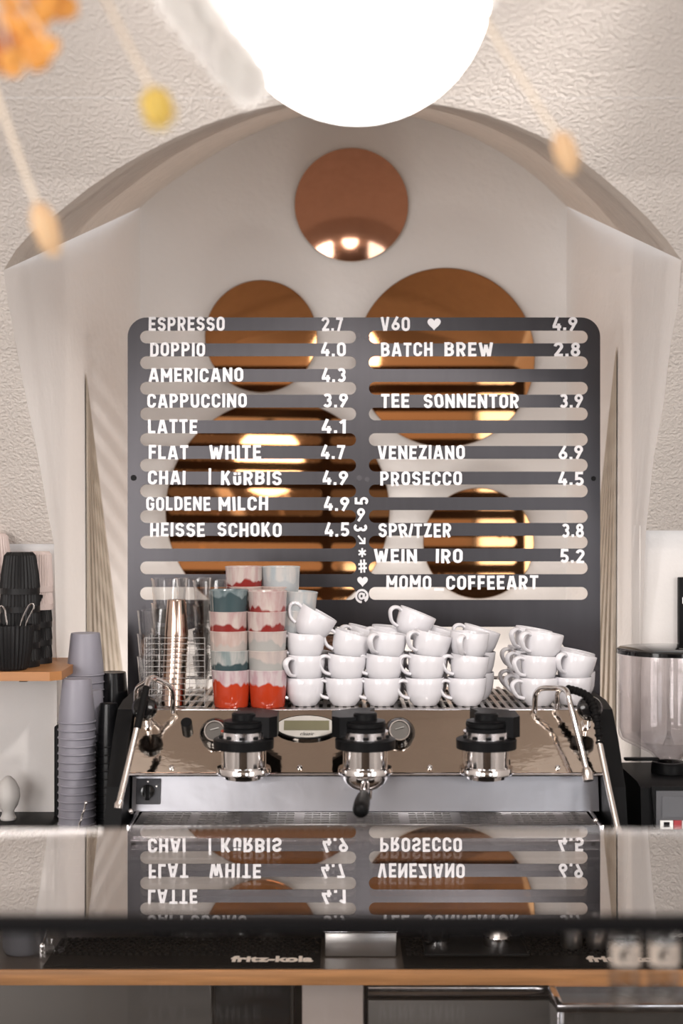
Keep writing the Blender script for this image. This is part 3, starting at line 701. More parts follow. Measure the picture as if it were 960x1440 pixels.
# ------------------------------------------------------------------ espresso machine
mt = thing('espresso_machine', 'long three-group steel espresso machine with black side panels on the counter', 'coffee machine', (0.045, 2.9, ZC))
def mz(py, D): return H-(py-720)/F*D
X0, X1 = -0.405, 0.497           # clear width between the side panels
zt_ = mz(998.5, 2.80)            # cup tray level
zpb = mz(1086, 2.70)
zs0 = mz(1090, 2.765); zs1 = mz(1138, 2.745)
zg = H-0.580                      # drip grille level
# body core
m = MB()
prof = [(2.81, zt_-0.012), (3.19, zt_-0.012), (3.19, ZC+0.05), (2.80, ZC+0.05), (2.80, zs1-0.03), (2.775, zs1-0.004), (2.79, zs0-0.006), (2.72, zpb+0.003)]
m.prism([(X0, y, z) for y, z in prof], (X1-X0, 0, 0)).build('body', 'black_paint', mt)
# slanted polished front panel
m = MB(); m.prism([(X0, y, z) for y, z in [(2.80, zt_), (2.70, zpb), (2.706, zpb-0.004), (2.806, zt_-0.005)]], (X1-X0, 0, 0)).build('front_panel', 'mirror_steel', mt, 20)
# lower splash panel with a bright top lip
m = MB(); m.prism([(X0, y, z) for y, z in [(2.694, zpb-0.002), (2.692, zpb-0.004), (2.694, zpb-0.006), (2.764, zpb-0.010), (2.764, zpb-0.004)]], (X1-X0, 0, 0)).tube([(X0, 2.6945, zpb-0.004), (X1, 2.6945, zpb-0.004)], 0.003, 12).build('panel_lip', 'polished_steel', mt, 20)
m = MB(); ysp = 2.712
m.prism([(X0, y, z) for y, z in [(2.7605, zs0+0.006), (2.745, zs1-0.004), (2.752, zs1-0.004), (2.7675, zs0+0.006)]], (X1-X0, 0, 0)).build('splash_panel', 'splash_steel', mt, 20)
# drip tray: perforated grille, front rail with slots, pan
gx0, gx1 = P(187, 0, 2.62).x, P(840, 0, 2.62).x
g0, g1 = 2.635, 2.742
holes = []
ncol = 50; cw = (gx1-gx0-0.03)/ncol
for i in range(ncol):
    if i % 6 == 5: continue
    for j in range(5):
        xx = gx0+0.015+i*cw; yy = g0+0.008+j*0.0205
        holes.append([(xx+0.001, yy), (xx+cw-0.0016, yy), (xx+cw-0.0016, yy+0.0085), (xx+0.001, yy+0.0085)])
o = curve_mesh('drip_grille', [[(gx0, g0), (gx1, g0), (gx1, g1), (gx0, g1)]]+holes, 0.003, 'brushed_steel', 0)
for v in o.data.vertices: v.co = Vector((v.co.x-0.045, v.co.y-2.9, v.co.z+zg-ZC))
o.parent = mt
m = MB(); m.box(gx0, gx1, g0, 2.80, zg-0.06, zg-0.035).build('drip_pan', 'black_paint', mt, 0)
holes = []
for i in range(60):
    xx = gx0+0.014+i*(gx1-gx0-0.028)/60; holes.append([(xx+0.0035, zg-0.0165), (xx+0.0095, zg-0.0165), (xx+0.0095, zg-0.006), (xx+0.0035, zg-0.006)])
o = curve_mesh('drip_front', [[(gx0-0.004, zg-0.024), (gx1+0.004, zg-0.024), (gx1+0.004, zg+0.001), (gx0-0.004, zg+0.001)]]+holes, 0.003, 'polished_steel', 0)
for v in o.data.vertices: v.co = Vector((v.co.x-0.045, -v.co.z+2.632-2.9, v.co.y-ZC))
o.parent = mt
m = MB(); m.box(gx0-0.004, gx1+0.004, 2.615, 2.634, zg-0.027, zg-0.0235, bev=0.001).build('front_edge', 'polished_steel', mt)
for xe in (gx0-0.012, gx1+0.004): MB().box(xe, xe+0.008, 2.618, 2.80, zg-0.03, zg+0.004, bev=0.002).build('tray_end', 'polished_steel', mt)
m = MB(); m.box(X0, X1, 2.66, 2.72, H-0.66, zg-0.04, bev=0.004).box(X0, X1, 2.70, 3.18, H-0.70, ZC+0.06).build('base_panel', 'black_paint', mt)
m = MB(); m.box(X0-0.01, X1+0.01, 2.655, 2.66, mz(1208, 2.655)-0.002, mz(1206, 2.655)+0.001).build('base_trim', 'polished_steel', mt)
for x in (X0+0.06, X1-0.06):
    for y in (2.77, 3.08): MB().cyl((x, y, ZC+0.0005), (x, y, H-0.69), 0.022, 0.026).build('foot', 'black_plastic', mt)
# side panels
for s in (-1, 1):
    xs = X0-0.004 if s < 0 else X1+0.004
    prof = [(2.86, zt_+0.012), (3.19, zt_+0.012), (3.20, zt_-0.02), (3.20, ZC+0.055), (2.66, ZC+0.055), (2.635, zg-0.02), (2.66, zpb-0.02), (2.73, zt_-0.045), (2.79, zt_+0.003)]
    MB().prism([(xs, y, z) for y, z in prof], (s*0.030, 0, 0)).build('side_panel', 'black_paint', mt, 25)
    MB().sphere((P(184 if s < 0 else 837, 0, 2.615).x, 2.616, mz(1141 if s < 0 else 1154, 2.615)), 0.005, seg=12).build('screw', 'chrome', mt)
# cup tray grille and rear rail
m = MB(); m.box(X0, X1, 2.801, 2.812, zt_-0.008, zt_+0.0012, bev=0.0008).build('tray_edge', 'polished_steel', mt)
m = MB(); n_ = 56
for i in range(n_+1):
    x = X0+0.006+(X1-X0-0.012)*i/n_; m.box(x-0.0042, x+0.0042, 2.813, 3.175, zt_-0.004, zt_)
for y in (2.83, 2.93, 3.03, 3.13): m.box(X0+0.003, X1-0.003, y, y+0.012, zt_-0.006, zt_-0.0006)
m.build('cup_tray', 'brushed_steel', mt, 0)
m = MB(); zr = mz(953, 3.17)
m.tube([(X0+0.02, 3.17, zt_-0.004), (X0+0.02, 3.17, zr-0.008), (X0+0.03, 3.17, zr), (X1-0.03, 3.17, zr), (X1-0.02, 3.17, zr-0.008), (X1-0.02, 3.17, zt_-0.004)], 0.004, 10, 1)
for x in (-0.15, 0.07, 0.29): m.cyl((x, 3.17, zt_-0.004), (x, 3.17, zr), 0.003, seg=8)
m.build('cup_rail', 'chrome', mt)
# things on the slanted panel: unit normal and helper
pn = Vector((0, -(zt_-zpb), 0.10)).normalized()      # outward normal of the slanted panel
def pan(px, py):                                     # point on the panel under a pixel
    k = -(py-720)/F; # z-H = k*D ; D = 2.70+ (z-zpb)*(0.10/(zt_-zpb))
    s = 0.10/(zt_-zpb); D = (2.70+(H-zpb)*s)/(1-k*s); return P(px, py, D)
for px, py in ((241, 1080), (421, 1080), (604, 1080), (784, 1080)):
    c = pan(px, py); MB().revolve_axis([(0.0055, 0), (0.005, 0.003), (0.003, 0.0045), (0, 0.005)], c, pn, 16).build('panel_screw', 'chrome', mt)
c = pan(263, 1023); kb = MB().revolve_axis([(0.011, 0.0), (0.011, 0.018), (0.009, 0.020), (0, 0.020)], c, pn, 20).build('small_knob', 'black_plastic', mt)
MB().revolve_axis([(0, 0), (0.007, 0), (0.007, -0.004), (0, -0.004)], c, pn, 12).build('stem', 'chrome', kb)
def gauge(px, py):
    c = pan(px, py); u = Vector((0, -0.93, 0.36)).normalized()
    g = MB().revolve_axis([(0, -0.012), (0.031, -0.012), (0.031, 0.004), (0.025, 0.020), (0.0205, 0.026), (0.019, 0.0262)], c, u, 36).build('pressure_gauge', 'black_gloss', mt)
    MB().revolve_axis([(0.0205, 0.0258), (0.0200, 0.0285), (0.0180, 0.0285), (0.0172, 0.026)], c, u, 36).build('rim', 'chrome', g)
    MB().revolve_axis([(0.0175, 0.0255), (0, 0.0255)], c, u, 36).build('dial', 'cabinet_grey', g)
    q = c+u*0.0258; MB().box(q.x-0.0006, q.x+0.0006, q.y-0.001, q.y+0.0005, q.z-0.004, q.z+0.013, rot=Matrix.Rotation(1.3, 4, 'Y')).build('needle', 'oval_white', g)
gauge(303, 1032); gauge(561, 1031)
# oval display
c = pan(431, 1025); right = Vector((1, 0, 0)); upv = pn.cross(right).normalized(); upv = -upv if upv.z < 0 else upv
def oval(rx, ry, d0, d1, name, m_, parent):
    b = MB(); a = [c+right*rx*math.cos(2*PI*i/48)+upv*ry*math.sin(2*PI*i/48)+pn*d0 for i in range(48)]
    return b.prism(a, pn*(d1-d0)).build(name, m_, parent, 30)
sq = 1.22
ov = oval(0.0615, 0.0235*sq, -0.001, 0.006, 'display', 'black_gloss', mt)
oval(0.0585, 0.0208*sq, 0.0055, 0.0085, 'bezel', 'oval_white', ov)
b = MB(); q = [c+right*a*0.044+upv*(e*0.0092*sq+0.002)+pn*0.0084 for a, e in ((-1, -1), (1, -1), (1, 1), (-1, 1))]
b.prism(q, pn*0.0009).build('screen', 'lcd', ov)
tx = text_mesh('lettering', 'classic', 'black_plastic', 0.0105, 0.0002, 0.0, 0.4); tx.parent = ov
tx.rotation_euler = (math.atan2(-pn.y, pn.z), 0, 0); tx.location = c-upv*0.0145*sq+pn*0.0089-wl(ov)
# main switch on splash panel
c = P(208.5, 1113, 2.735); un = Vector((0, -0.7, 0.55)); e_ = math.atan2(2.776-ysp, zpb-0.006-zs1-0.004)
sp_ang = -math.atan2(0.013, zs0-zs1+0.010)
R_ = Matrix.Rotation(sp_ang, 4, 'X')
spn = (R_ @ Vector((0, -1, 0))); c2 = Vector((P(208.5, 0, 2.750).x, 2.750, mz(1113, 2.750)))
sw = MB().box(c2.x-0.0235, c2.x+0.0235, c2.y-0.004, c2.y+0.004, c2.z-0.0245, c2.z+0.0245, rot=R_, bev=0.002).build('main_switch', 'plate_grey', mt)
MB().revolve_axis([(0, 0), (0.0135, 0), (0.0125, 0.010), (0, 0.0105)], c2+spn*0.004, spn, 28).build('dial', 'black_gloss', sw)
q = c2+spn*0.011; MB().box(q.x-0.004, q.x+0.004, q.y-0.005, q.y+0.005, q.z-0.0165, q.z+0.013, rot=R_, bev=0.0015).build('pointer', 'black_plastic', sw)
m = MB()
for dx, dz in ((0, 0.019), (0.0165, 0.010)): m.revolve_axis([(0.0016, 0), (0.0016, 0.0006), (0, 0.0006)], c2+spn*0.0042+Vector((dx, 0, dz)), spn, 10)
m.build('marks', 'oval_white', sw)
# brew groups
def group(px, kind):
    D = 2.63; x = (px-480)/F*D; Z = lambda py: mz(py, D)
    c = (x, D, 0)
    g = MB().lathe([(0.0415, Z(1080)), (0.0415, Z(1050)), (0.036, Z(1050))], c, 40).build('brew_group', 'chrome', mt)
    MB().lathe([(0.044, Z(1052)), (0.0555, Z(1051.5)), (0.056, Z(1039)), (0.054, Z(1038)), (0.030, Z(1037.5))], c, 44).build('collar', 'black_plastic', g)
    MB().lathe([(0.0415, Z(1077.5)), (0.049, Z(1078)), (0.0505, Z(1081)), (0.0505, Z(1086)), (0.048, Z(1088)), (0.037, Z(1088.5)), (0.036, Z(1094)), (0.030, Z(1096)), (0, Z(1096))], c, 44).build('flange', 'chrome', g)
    m = MB()
    for k in range(5):
        a = -PI/2+(k-2)*0.62; m.box(x+0.0415*math.cos(a)-0.005, x+0.0415*math.cos(a)+0.005, D+0.0415*math.sin(a)-0.004, D+0.0415*math.sin(a)+0.004, Z(1036.5), Z(1032), bev=0.001)
    m.build('ring_slots', 'black_plastic', g)
    MB().lathe([(0.030, Z(1038)), (0.0425, Z(1037.5)), (0.0425, Z(1027.5)), (0.030, Z(1027))], c, 40).build('upper_ring', 'polished_steel', g)
    m = MB().lathe([(0, Z(1027)), (0.0375, Z(1027)), (0.038, Z(1023)), (0.0362, Z(1022)), (0.038, Z(1020.5)), (0.038, Z(1016)), (0.0362, Z(1015)), (0.037, Z(1013)), (0.022, Z(1011.5)), (0.022, Z(1003.5)), (0.019, Z(1001.5)), (0, Z(1001))], c, 40)
    m.build('cap', 'black_plastic', g)
    s = -1 if kind == 'left' else 1
    hx = x+s*0.030
    m = MB(); pts = [(x+s*0.010, D-0.012), (x+s*0.048, D-0.018), (x+s*0.062, D+0.0), (x+s*0.062, D+0.075), (x+s*0.004, D+0.115), (x-s*0.02, D+0.115)]
    m.prism([(a, b, Z(1036)) for a, b in pts], (0, 0, Z(1007)-Z(1036))).build('paddle_housing', 'black_plastic', g, 25)
    m = MB().cyl((x, D+0.02, Z(1060)), (x, D+0.12, Z(1050)), 0.034).build('group_neck', 'chrome', g)
    return g, x, D
group(342.5, 'right'); g2, x2, D2 = group(513.5, 'left'); group(683.5, 'right')
# portafilter locked into the middle group
Z = lambda py: mz(py, D2)
pf = MB().lathe([(0.040, Z(1087)), (0.041, Z(1094)), (0.037, Z(1100)), (0.029, Z(1106)), (0.018, Z(1110)), (0, Z(1111))], (x2, D2, 0), 36).build('portafilter', 'chrome', mt)
a = Vector((x2, D2-0.03, Z(1097))); b_ = Vector((x2-0.004, D2-0.075, Z(1106)))
MB().tube([a, b_], 0.009, 14, 1).build('neck', 'chrome', pf)
e2 = P(506.5, 1141, 2.455)
MB().tube([b_, b_.lerp(e2, .25), b_.lerp(e2, .6), b_.lerp(e2, .9), e2, e2+(e2-b_).normalized()*0.004], [0.009, 0.0125, 0.0145, 0.0145, 0.011, 0.005], 18, 3).build('handle', 'black_plastic', pf)
MB().lathe([(0, 0), (0.008, 0), (0.007, -0.014), (0.005, -0.02), (0, -0.02)], (x2+0.006, D2, Z(1109)), 16).build('spout', 'chrome', pf)
# steam valves
def valve(px, py, wpx):
    c = pan(px, py); n2 = Vector((0, -0.80, 0.60))
    k = MB().revolve_axis([(0, 0), (0.021, 0.001), (0.024, 0.006), (0.024, 0.016), (0.020, 0.023), (0.010, 0.026), (0, 0.0265)], c+pn*0.050, Vector((0, -0.9, 0.45)), 32).build('steam_knob', 'black_gloss', mt)
    MB().cyl(c-pn*0.002, c+pn*0.053, 0.0065, seg=16).build('stem', 'chrome', k)
    MB().revolve_axis([(0, 0), (0.011, 0), (0.010, 0.006), (0, 0.006)], c, pn, 20).build('collar', 'chrome', k)
    return c
valve(208, 1020, 0); valve(823, 1020, 0)
# steam wands
D = 2.74
w1 = MB().tube([P(243, 1004, 2.80), P(243, 985, 2.79), P(242, 972, 2.78), P(236, 963, 2.77), P(226, 958, 2.76), P(214, 953, 2.74), P(208, 958, 2.71), P(204, 975, 2.69)], 0.0055, 12, 5).build('steam_wand', 'chrome', mt)
MB().tube([P(206, 966, 2.695), P(203, 978, 2.685), P(193, 1024, 2.665)], [0.0062, 0.0072, 0.0070], 14, 5).build('rubber_grip', 'black_rubber', w1)
MB().tube([P(193, 1022, 2.666), P(168, 1128, 2.60)], 0.0058, 12, 1).build('lower_tube', 'wand_steel', w1)
MB().tube([P(169, 1126, 2.601), P(167, 1131, 2.598), P(166, 1137, 2.595)], [0.0062, 0.0078, 0.0072], 14, 1).build('tip', 'wand_steel', w1)
w1 = MB().tube([P(192, 1008, 2.81), P(191, 985, 2.80), P(193, 968, 2.79), P(204, 960, 2.77), P(214, 953, 2.75)], 0.005, 12, 5).build('wand_pipe', 'chrome', mt)
w2 = MB().tube([P(752, 1004, 2.80), P(752, 985, 2.79), P(754, 974, 2.785), P(762, 968, 2.775), P(780, 967.5, 2.755), P(790, 968, 2.74), P(797, 973, 2.725), P(800, 984, 2.715), P(806, 1008, 2.70), P(824, 1082, 2.645)], 0.0056, 12, 5).build('water_wand', 'chrome', mt)
MB().tube([P(823.5, 1080, 2.646), P(825, 1086, 2.642), P(827, 1098, 2.635)], [0.0075, 0.0105, 0.0098], 16, 1).build('tip', 'wand_steel', w2)
w3 = MB().tube([P(783, 1004, 2.81), P(783, 985, 2.80), P(784, 974, 2.79), P(790, 969, 2.78), P(800, 969.5, 2.76)], 0.0055, 12, 5).build('steam_wand', 'chrome', mt)
pts = [P(799, 969, 2.76), P(812, 972, 2.74), P(824, 977, 2.725), P(832, 986, 2.71), P(836, 998, 2.70), P(840, 1020, 2.69), P(843, 1044, 2.68)]
m = MB(); m.tube(pts, 0.0062, 14, 5)
for i in range(15):
    t_ = i/14*(len(pts)-1); k = min(int(t_), len(pts)-2); p = pts[k].lerp(pts[k+1], t_-k); d = (pts[k+1]-pts[k]).normalized()
    m.tube([p-d*0.0032, p-d*0.0016, p+d*0.0016, p+d*0.0032], [0.0064, 0.0082, 0.0082, 0.0064], 14, 1)
m.build('rubber_grip', 'black_rubber', w3)
MB().tube([P(842, 1042, 2.68), P(856, 1110, 2.64), P(868, 1165, 2.60)], 0.0058, 12, 1).build('lower_tube', 'wand_steel', w3)
MB().tube([P(867.5, 1163, 2.601), P(869, 1172, 2.597)], 0.0075, 14, 1).build('tip', 'wand_steel', w3)

# ------------------------------------------------------------------ white cups on the tray
cz = zt_+0.0006
def make_cup():
    t = thing('coffee_cup', 'x', 'cup')
    MB().lathe([(0, 0.002), (0.020, 0.002), (0.021, 0), (0.0235, 0.0), (0.026, 0.003), (0.0325, 0.012), (0.0368, 0.026), (0.0385, 0.042), (0.0392, 0.0555), (0.0386, 0.0565), (0.0374, 0.0555), (0.0364, 0.042), (0.034, 0.024), (0.028, 0.011), (0.018, 0.006), (0, 0.005)], (0, 0, 0), 48).build('bowl', 'porcelain', t)
    MB().tube([(-0.0355, 0, 0.047), (-0.046, 0, 0.0505), (-0.0555, 0, 0.0475), (-0.0595, 0, 0.040), (-0.056, 0, 0.030), (-0.047, 0, 0.019), (-0.034, 0, 0.0145)], [0.0040, 0.0042, 0.0044, 0.0044, 0.0042, 0.0040, 0.0045], 12, 5, flat=(1.55, 0.9)).build('handle', 'porcelain', t)
    return t
cup0 = make_cup(); cup_used = [False]
def cup(px, D, lvl, label, rz=0.0, tilt=0.0, dz=0.0, group='white cups on the machine', z=None):
    """tilt: radians, mouth side leaning to the right"""
    o = cup0 if not cup_used[0] else copy_tree(cup0)
    cup_used[0] = True
    x = (px-480)/F*D; z = cz+lvl*0.0445+dz if z is None else z
    o.location = (x, D, z); o.rotation_euler = (0, tilt, rz) if not tilt else (Matrix.Rotation(tilt, 3, 'Y') @ Matrix.Rotation(rz, 3, 'Z')).to_euler()
    tag(o, label, 'cup', group)
if True:
    KID[cup0.name] = kids(cup0)
    cols = [(428.5, 0.15, 0.5, 0.3), (484, 0.25, 0.35, 0.15), (537, 0.25, 0.25, 0.9), (597, 0.25, 0.3, 0.55), (656.5, 0.25, 0.3, 1.15)]
    DF = 2.872
    for i, (px, r0, r1, r2) in enumerate(cols):
        cn = '%s column from left' % ORD[i]
        cup(px, DF, 0, 'white cup at bottom of the %s, front row on machine' % cn, r0)
        cup(px+0.5, DF, 1, 'white cup in middle of the %s, front row on machine' % cn, r1+(.35 if i == 0 else 0), 0.10 if i else 0.03, dz=0.001)
        if i == 0: cup(px-0.5, DF, 2, 'white cup second from top of the %s, front row on machine' % cn, 0.2, 0.06)
        else: cup(px+(3.5, 3.5, 3.5, 1.5)[i-1], DF+0.004, 2, 'white cup on top of the %s, front row on machine' % cn, r2, (0.26, 0.16, 0.24, 0.06)[i-1], dz=0.0015)
    cup(431, DF, 3, 'white cup tipped steeply over, topmost of the first column beside the striped ceramic cups', 0.05, 0.50, dz=0.004)
    cup(574, DF+0.06, 3, 'white cup tipped over on top between the third and fourth columns, topmost of all', 0.35, 0.38, dz=-0.003)
    DR = 2.962
    for i, px in enumerate((437, 490, 545, 603, 668)):
        cn = '%s column from the left' % ORD[i]
        for l, nm in ((0, 'bottom'), (1, 'middle')): cup(px, DR, l, 'half hidden white cup, %s of the %s column in the row behind' % (nm, ORD[i]), 0.3, 0.06*l)
    cup(505, DR, 2, 'white cup tipped behind the second column, only its right half showing', 0.5, 0.28, dz=0.004)
    cup(545, DR, 2, 'white cup peeping out behind the top of the third column', 0.5, 0.1, dz=0.006)
    cup(616, DR, 2, 'white cup tipped behind the top of the fourth column', 0.55, 0.28, dz=0.002)
    cup(667, DR, 2, 'white cup tipped behind the top of the fifth column', 0.2, 0.30, dz=0.004)
    # the group at the right end
    G = 'white cups at the right end of the tray'
    for k, (D_, px) in enumerate(((2.872, 757), (2.962, 746.5), (3.052, 738))):
        rn = ('front', 'second', 'third')[k]
        cup(px, D_, 0, 'white cup at the bottom of the %s stack of the right-hand cup group' % rn, 0.35, group=G)
        cup(px-1, D_, 1, 'white cup in the middle of the %s stack of the right-hand cup group' % rn, 0.45, 0.06, group=G)
        if k < 2: cup(px+(2, -2)[k], D_, 2, 'white cup on top of the %s stack of the right-hand cup group' % rn, 0.6, 0.17, dz=0.002, group=G)
    cup(804, 2.885, 0, 'white cup at the bottom of the rightmost stack, behind the steam wand', 0.4, group=G)
    cup(804, 2.885, 1, 'white tilted cup on top of the rightmost stack, beside the board edge', 0.75, 0.22, dz=0.003, group=G)
    cup(810, 2.975, 0, 'white cup at the bottom right corner, behind the rightmost stack', 1.2, group=G)
    cup(803, 2.975, 1, 'white cup peeping over the tilted cup of the rightmost stack', 0.7, 0.2, group=G)
# ------------------------------------------------------------------ glazed ceramic cups
def ccup(px, D, z, m_, label, tilt=0.0, r=1.0, h=1.0):
    pr = [(0, 0.002), (0.0315, 0.002), (0.033, 0.0), (0.0342, 0.003), (0.0372, 0.035), (0.0392, 0.070), (0.0402, 0.0735), (0.0393, 0.0745), (0.0376, 0.072), (0.0352, 0.035), (0.0322, 0.006), (0, 0.005)]
    o = MB().lathe([(a*r, b*h) for a, b in pr], (0, 0, 0), 48).build('ceramic_cup', m_, None, 35, loc=((px-480)/F*D, D, z))
    o.rotation_euler = (0, tilt, 0)
    return tag(o, label, 'cup', 'glazed ceramic cups in stacks')
pit = 0.0388; DC = 2.852
A = 'of the left ceramic stack'
for k, (m_, nm) in enumerate((('gl_orange', 'bright orange cup with pinkish glazed rim, bottom '), ('gl_teal', 'pale cup with dark teal lower half, second from bottom '), ('gl_cream', 'cream glazed cup, middle '),
                              ('gl_red', 'pinkish cup with thin red lower edge, second from top '), ('gl_teal_dark', 'dark teal cup with bluish glazed rim, top '))):
    ccup((325, 323.5, 322, 321, 321.5)[k], DC, cz+pit*k+(0.004 if k == 4 else 0), m_, nm+A)
B = 'of the right ceramic stack'
for k, (m_, nm) in enumerate((('gl_orange', 'orange cup with purplish glazed rim, bottom '), ('gl_grey', 'pale grey cup with cream rim, second from bottom '), ('gl_grey', 'grey-white cup, middle '),
                              ('gl_red', 'red cup with pink rim, second from top '), ('gl_red', 'pink glazed cup with a little red at its foot, top '))):
    ccup((376.5, 376, 375.5, 374.5, 376)[k], DC, cz+pit*k+(0.002 if k == 4 else 0), m_, nm+B)
for k in range(5):
    ccup(345, 2.945, cz+0.0405*k, ('gl_cream', 'gl_grey', 'gl_cream', 'gl_grey', 'gl_cream')[k], '%s cup from the bottom of the hidden stack behind the left ceramic stack' % ORD[k], r=.97)
ccup(343.5, 2.945, cz+0.0405*5, 'gl_red', 'pink and red cup on the tall stack behind the left ceramic stack')
for k in range(5):
    ccup(392, 2.945, cz+0.0405*k, ('gl_grey', 'gl_cream', 'gl_grey', 'gl_pale', 'gl_cream')[k], '%s cup from the bottom of the stack behind the right ceramic stack' % ORD[k], r=.97)
ccup(395, 2.945, cz+0.0405*5, 'gl_pale', 'grey-white cup topping the tall stack behind the right ceramic stack')
for k in range(5):
    ccup(414+0.6*k, 2.905 if k > 2 else 2.95, cz+0.0385*k, 'gl_pale', ('pale bluish cup with tilted rim on top', 'pale bluish cup just below the tilted one', 'pale cup in the middle', 'pale cup second from the bottom', 'pale cup at the bottom')[4-k]+' of the stack right of the red cups', 0.06 if k == 4 else 0)

# ------------------------------------------------------------------ drinking glasses, steel cups, wire basket, tea jar
def tumbler(px, D, z, label):
    h = 0.092; n_ = 12
    pr = [(0, 0.004), (0.026, 0.004), (0.0275, 0), (0.029, 0.002), (0.0325, 0.035), (0.0375, h-0.006), (0.0385, h), (0.0372, h), (0.0362, h-0.006), (0.030, 0.034), (0.026, 0.011), (0, 0.010)]
    o = MB().lathe(pr, (0, 0, 0), flute=12, fa=0.018, fz=(0.0, 0.075)).build('drinking_glass', 'clear_glass', None, 30, loc=((px-480)/F*D, D, z))
    return tag(o, label, 'glass', 'stacked drinking glasses')
for px, D_, n_, p_, nm in ((238, 3.00, 4, 0.0525, 'the stack behind the copper-coloured cups'), (297, 2.93, 4, 0.0525, 'the stack beside the ceramic cups'), (219, 2.93, 3, 0.0475, 'the leftmost stack on the tray'), (272, 3.02, 4, 0.0525, 'the back stack left of the ceramic cups')):
    for k in range(n_): tumbler(px, D_, cz+p_*k, 'clear fluted drinking glass, %s from bottom of %s' % (ORD[k], nm))
for k in range(14):
    D_ = 2.872
    z = cz+0.0107*k; px = 243.5+0.35*k
    o = MB().lathe([(0.0235, 0.0), (0.0243, 0.0008), (0.0240, 0.002), (0.0228, 0.018), (0.0188, 0.070), (0.0178, 0.0735), (0, 0.0742), (0, 0.0735), (0.0174, 0.0725), (0.0182, 0.069), (0.0222, 0.018), (0.0230, 0.001)], (0, 0, 0), 40).build('steel_tumbler', 'copper_steel', None, 35, loc=((px-480)/F*D_, D_, z))
    tag(o, 'upturned coppery steel tumbler, %s from the bottom of the nested stack' % (ORD[k] if k < 13 else 'topmost, last'), 'tumbler', 'nested steel tumblers')
wx0, wx1 = P(203, 0, 2.83).x, P(288, 0, 2.83).x; wz0 = cz+0.002; wz1 = mz(897, 2.83)
bk = thing('wire_basket', 'open wire basket standing round the glasses and steel tumblers', 'basket', ((wx0+wx1)/2, 2.93, cz))
for nm, (y, a, b_) in (('front_grid', (2.83, wx0, wx1)), ):
    m = MB()
    for k in range(13): z = wz0+(wz1-wz0)*k/12; m.box(a, b_, y-0.0005, y+0.0005, z-0.0005, z+0.0005)
    for k in range(5): x = a+(b_-a)*k/4; m.box(x-0.0005, x+0.0005, y-0.0016, y-0.0006, wz0, wz1)
    m.build(nm, 'wire', bk, 0)
for x in (wx0, ):
    m = MB()
    for k in range(13): z = wz0+(wz1-wz0)*k/12; m.box(x-0.0005, x+0.0005, 2.83, 3.07, z-0.0005, z+0.0005)
    for k in range(1, 6): y = 2.83+0.04*k; m.box(x-0.002, x-0.0006, y-0.0007, y+0.0007, wz0, wz1)
    m.build('side_grid', 'wire', bk, 0)
c = P(453, 0, 3.09); c.z = cz
t = thing('tea_jar', 'small square glass jar of dark dried leaves behind the first white cup column', 'jar', c)
m = MB(); m.box(c.x-0.031, c.x+0.031, c.y-0.031, c.y+0.031, cz, cz+0.132, bev=0.003).build('glass_body', 'clear_glass', t)
MB().box(c.x-0.028, c.x+0.028, c.y-0.028, c.y+0.028, cz+0.004, cz+0.122, bev=0.002).build('dried_leaves', 'beans', t)
MB().box(c.x-0.033, c.x+0.033, c.y-0.033, c.y+0.033, cz+0.1322, cz+0.137, bev=0.002).build('lid', 'black_paint', t)

# ------------------------------------------------------------------ plastic cup stacks left of the machine
def make_stackcup(m_, r, h):
    return MB().lathe([(r+0.0015, 0.0), (r+0.0022, 0.001), (r+0.0015, 0.0028), (r, 0.003), (r*0.985, 0.018), (r*0.80, h-0.004), (r*0.77, h), (r*0.70, h-0.001), (0, h-0.002), (0, h-0.004), (r*0.70, h-0.003), (r*0.78, h-0.005), (r*0.965, 0.018), (r*0.985, 0.003), (r*0.99, 0.0)], (0, 0, 0), 40).build('plastic_cup', m_, None, 40, loc=(0, 0, 0))
def cupstack(px, D, ytop, pitch, n_, m_, r, h, where, col, lean=0.0, group=None):
    ztop = P(0, ytop, D).z; z0 = ztop-h
    n_ = int((z0-ZC-0.0005)/pitch)+1; pitch = (z0-ZC-0.0005)/(n_-1)
    proto = None
    for k in range(n_):
        o = make_stackcup(m_, r, h) if proto is None else proto.copy()
        if proto is None: proto = o
        else: COL.objects.link(o)
        zz = ZC+0.0005+pitch*k
        o.location = (P(px, 0, D).x+lean*(zz-ZC), D, zz)
        tag(o, 'upturned %s plastic cup, %s from the bottom of %s' % (col, ORD[k] if k < 39 else 'last', where), 'cup', group or 'upturned %s plastic cups' % col)
cupstack(108, 2.88, 954, 0.0155, 0, 'grey_cup', 0.0365, 0.088, 'the front grey stack', 'grey')
cupstack(120, 3.00, 890, 0.0155, 0, 'grey_cup', 0.0385, 0.088, 'the tallest grey stack, at the back', 'grey')
cupstack(130, 2.94, 970, 0.0155, 0, 'grey_cup', 0.0255, 0.088, 'the slim grey stack on the right', 'grey')
cupstack(160, 3.02, 945, 0.016, 0, 'black_cup', 0.0325, 0.095, 'the taller black stack beside the board', 'black')
cupstack(152.5, 2.91, 989, 0.016, 0, 'black_cup', 0.0230, 0.088, 'the lower black stack beside the machine', 'black')
o = MB().box(P(77, 0, 3.07).x, P(87, 0, 3.07).x, 3.06, 3.09, ZC+0.0005, mz(1021, 3.06), bev=0.004).build_at('black_case', 'black_paint', (P(82, 0, 3.07).x, 3.07, ZC+0.0005))
tag(o, 'narrow black upright case on the wall corner behind the grey cup stacks', 'case')
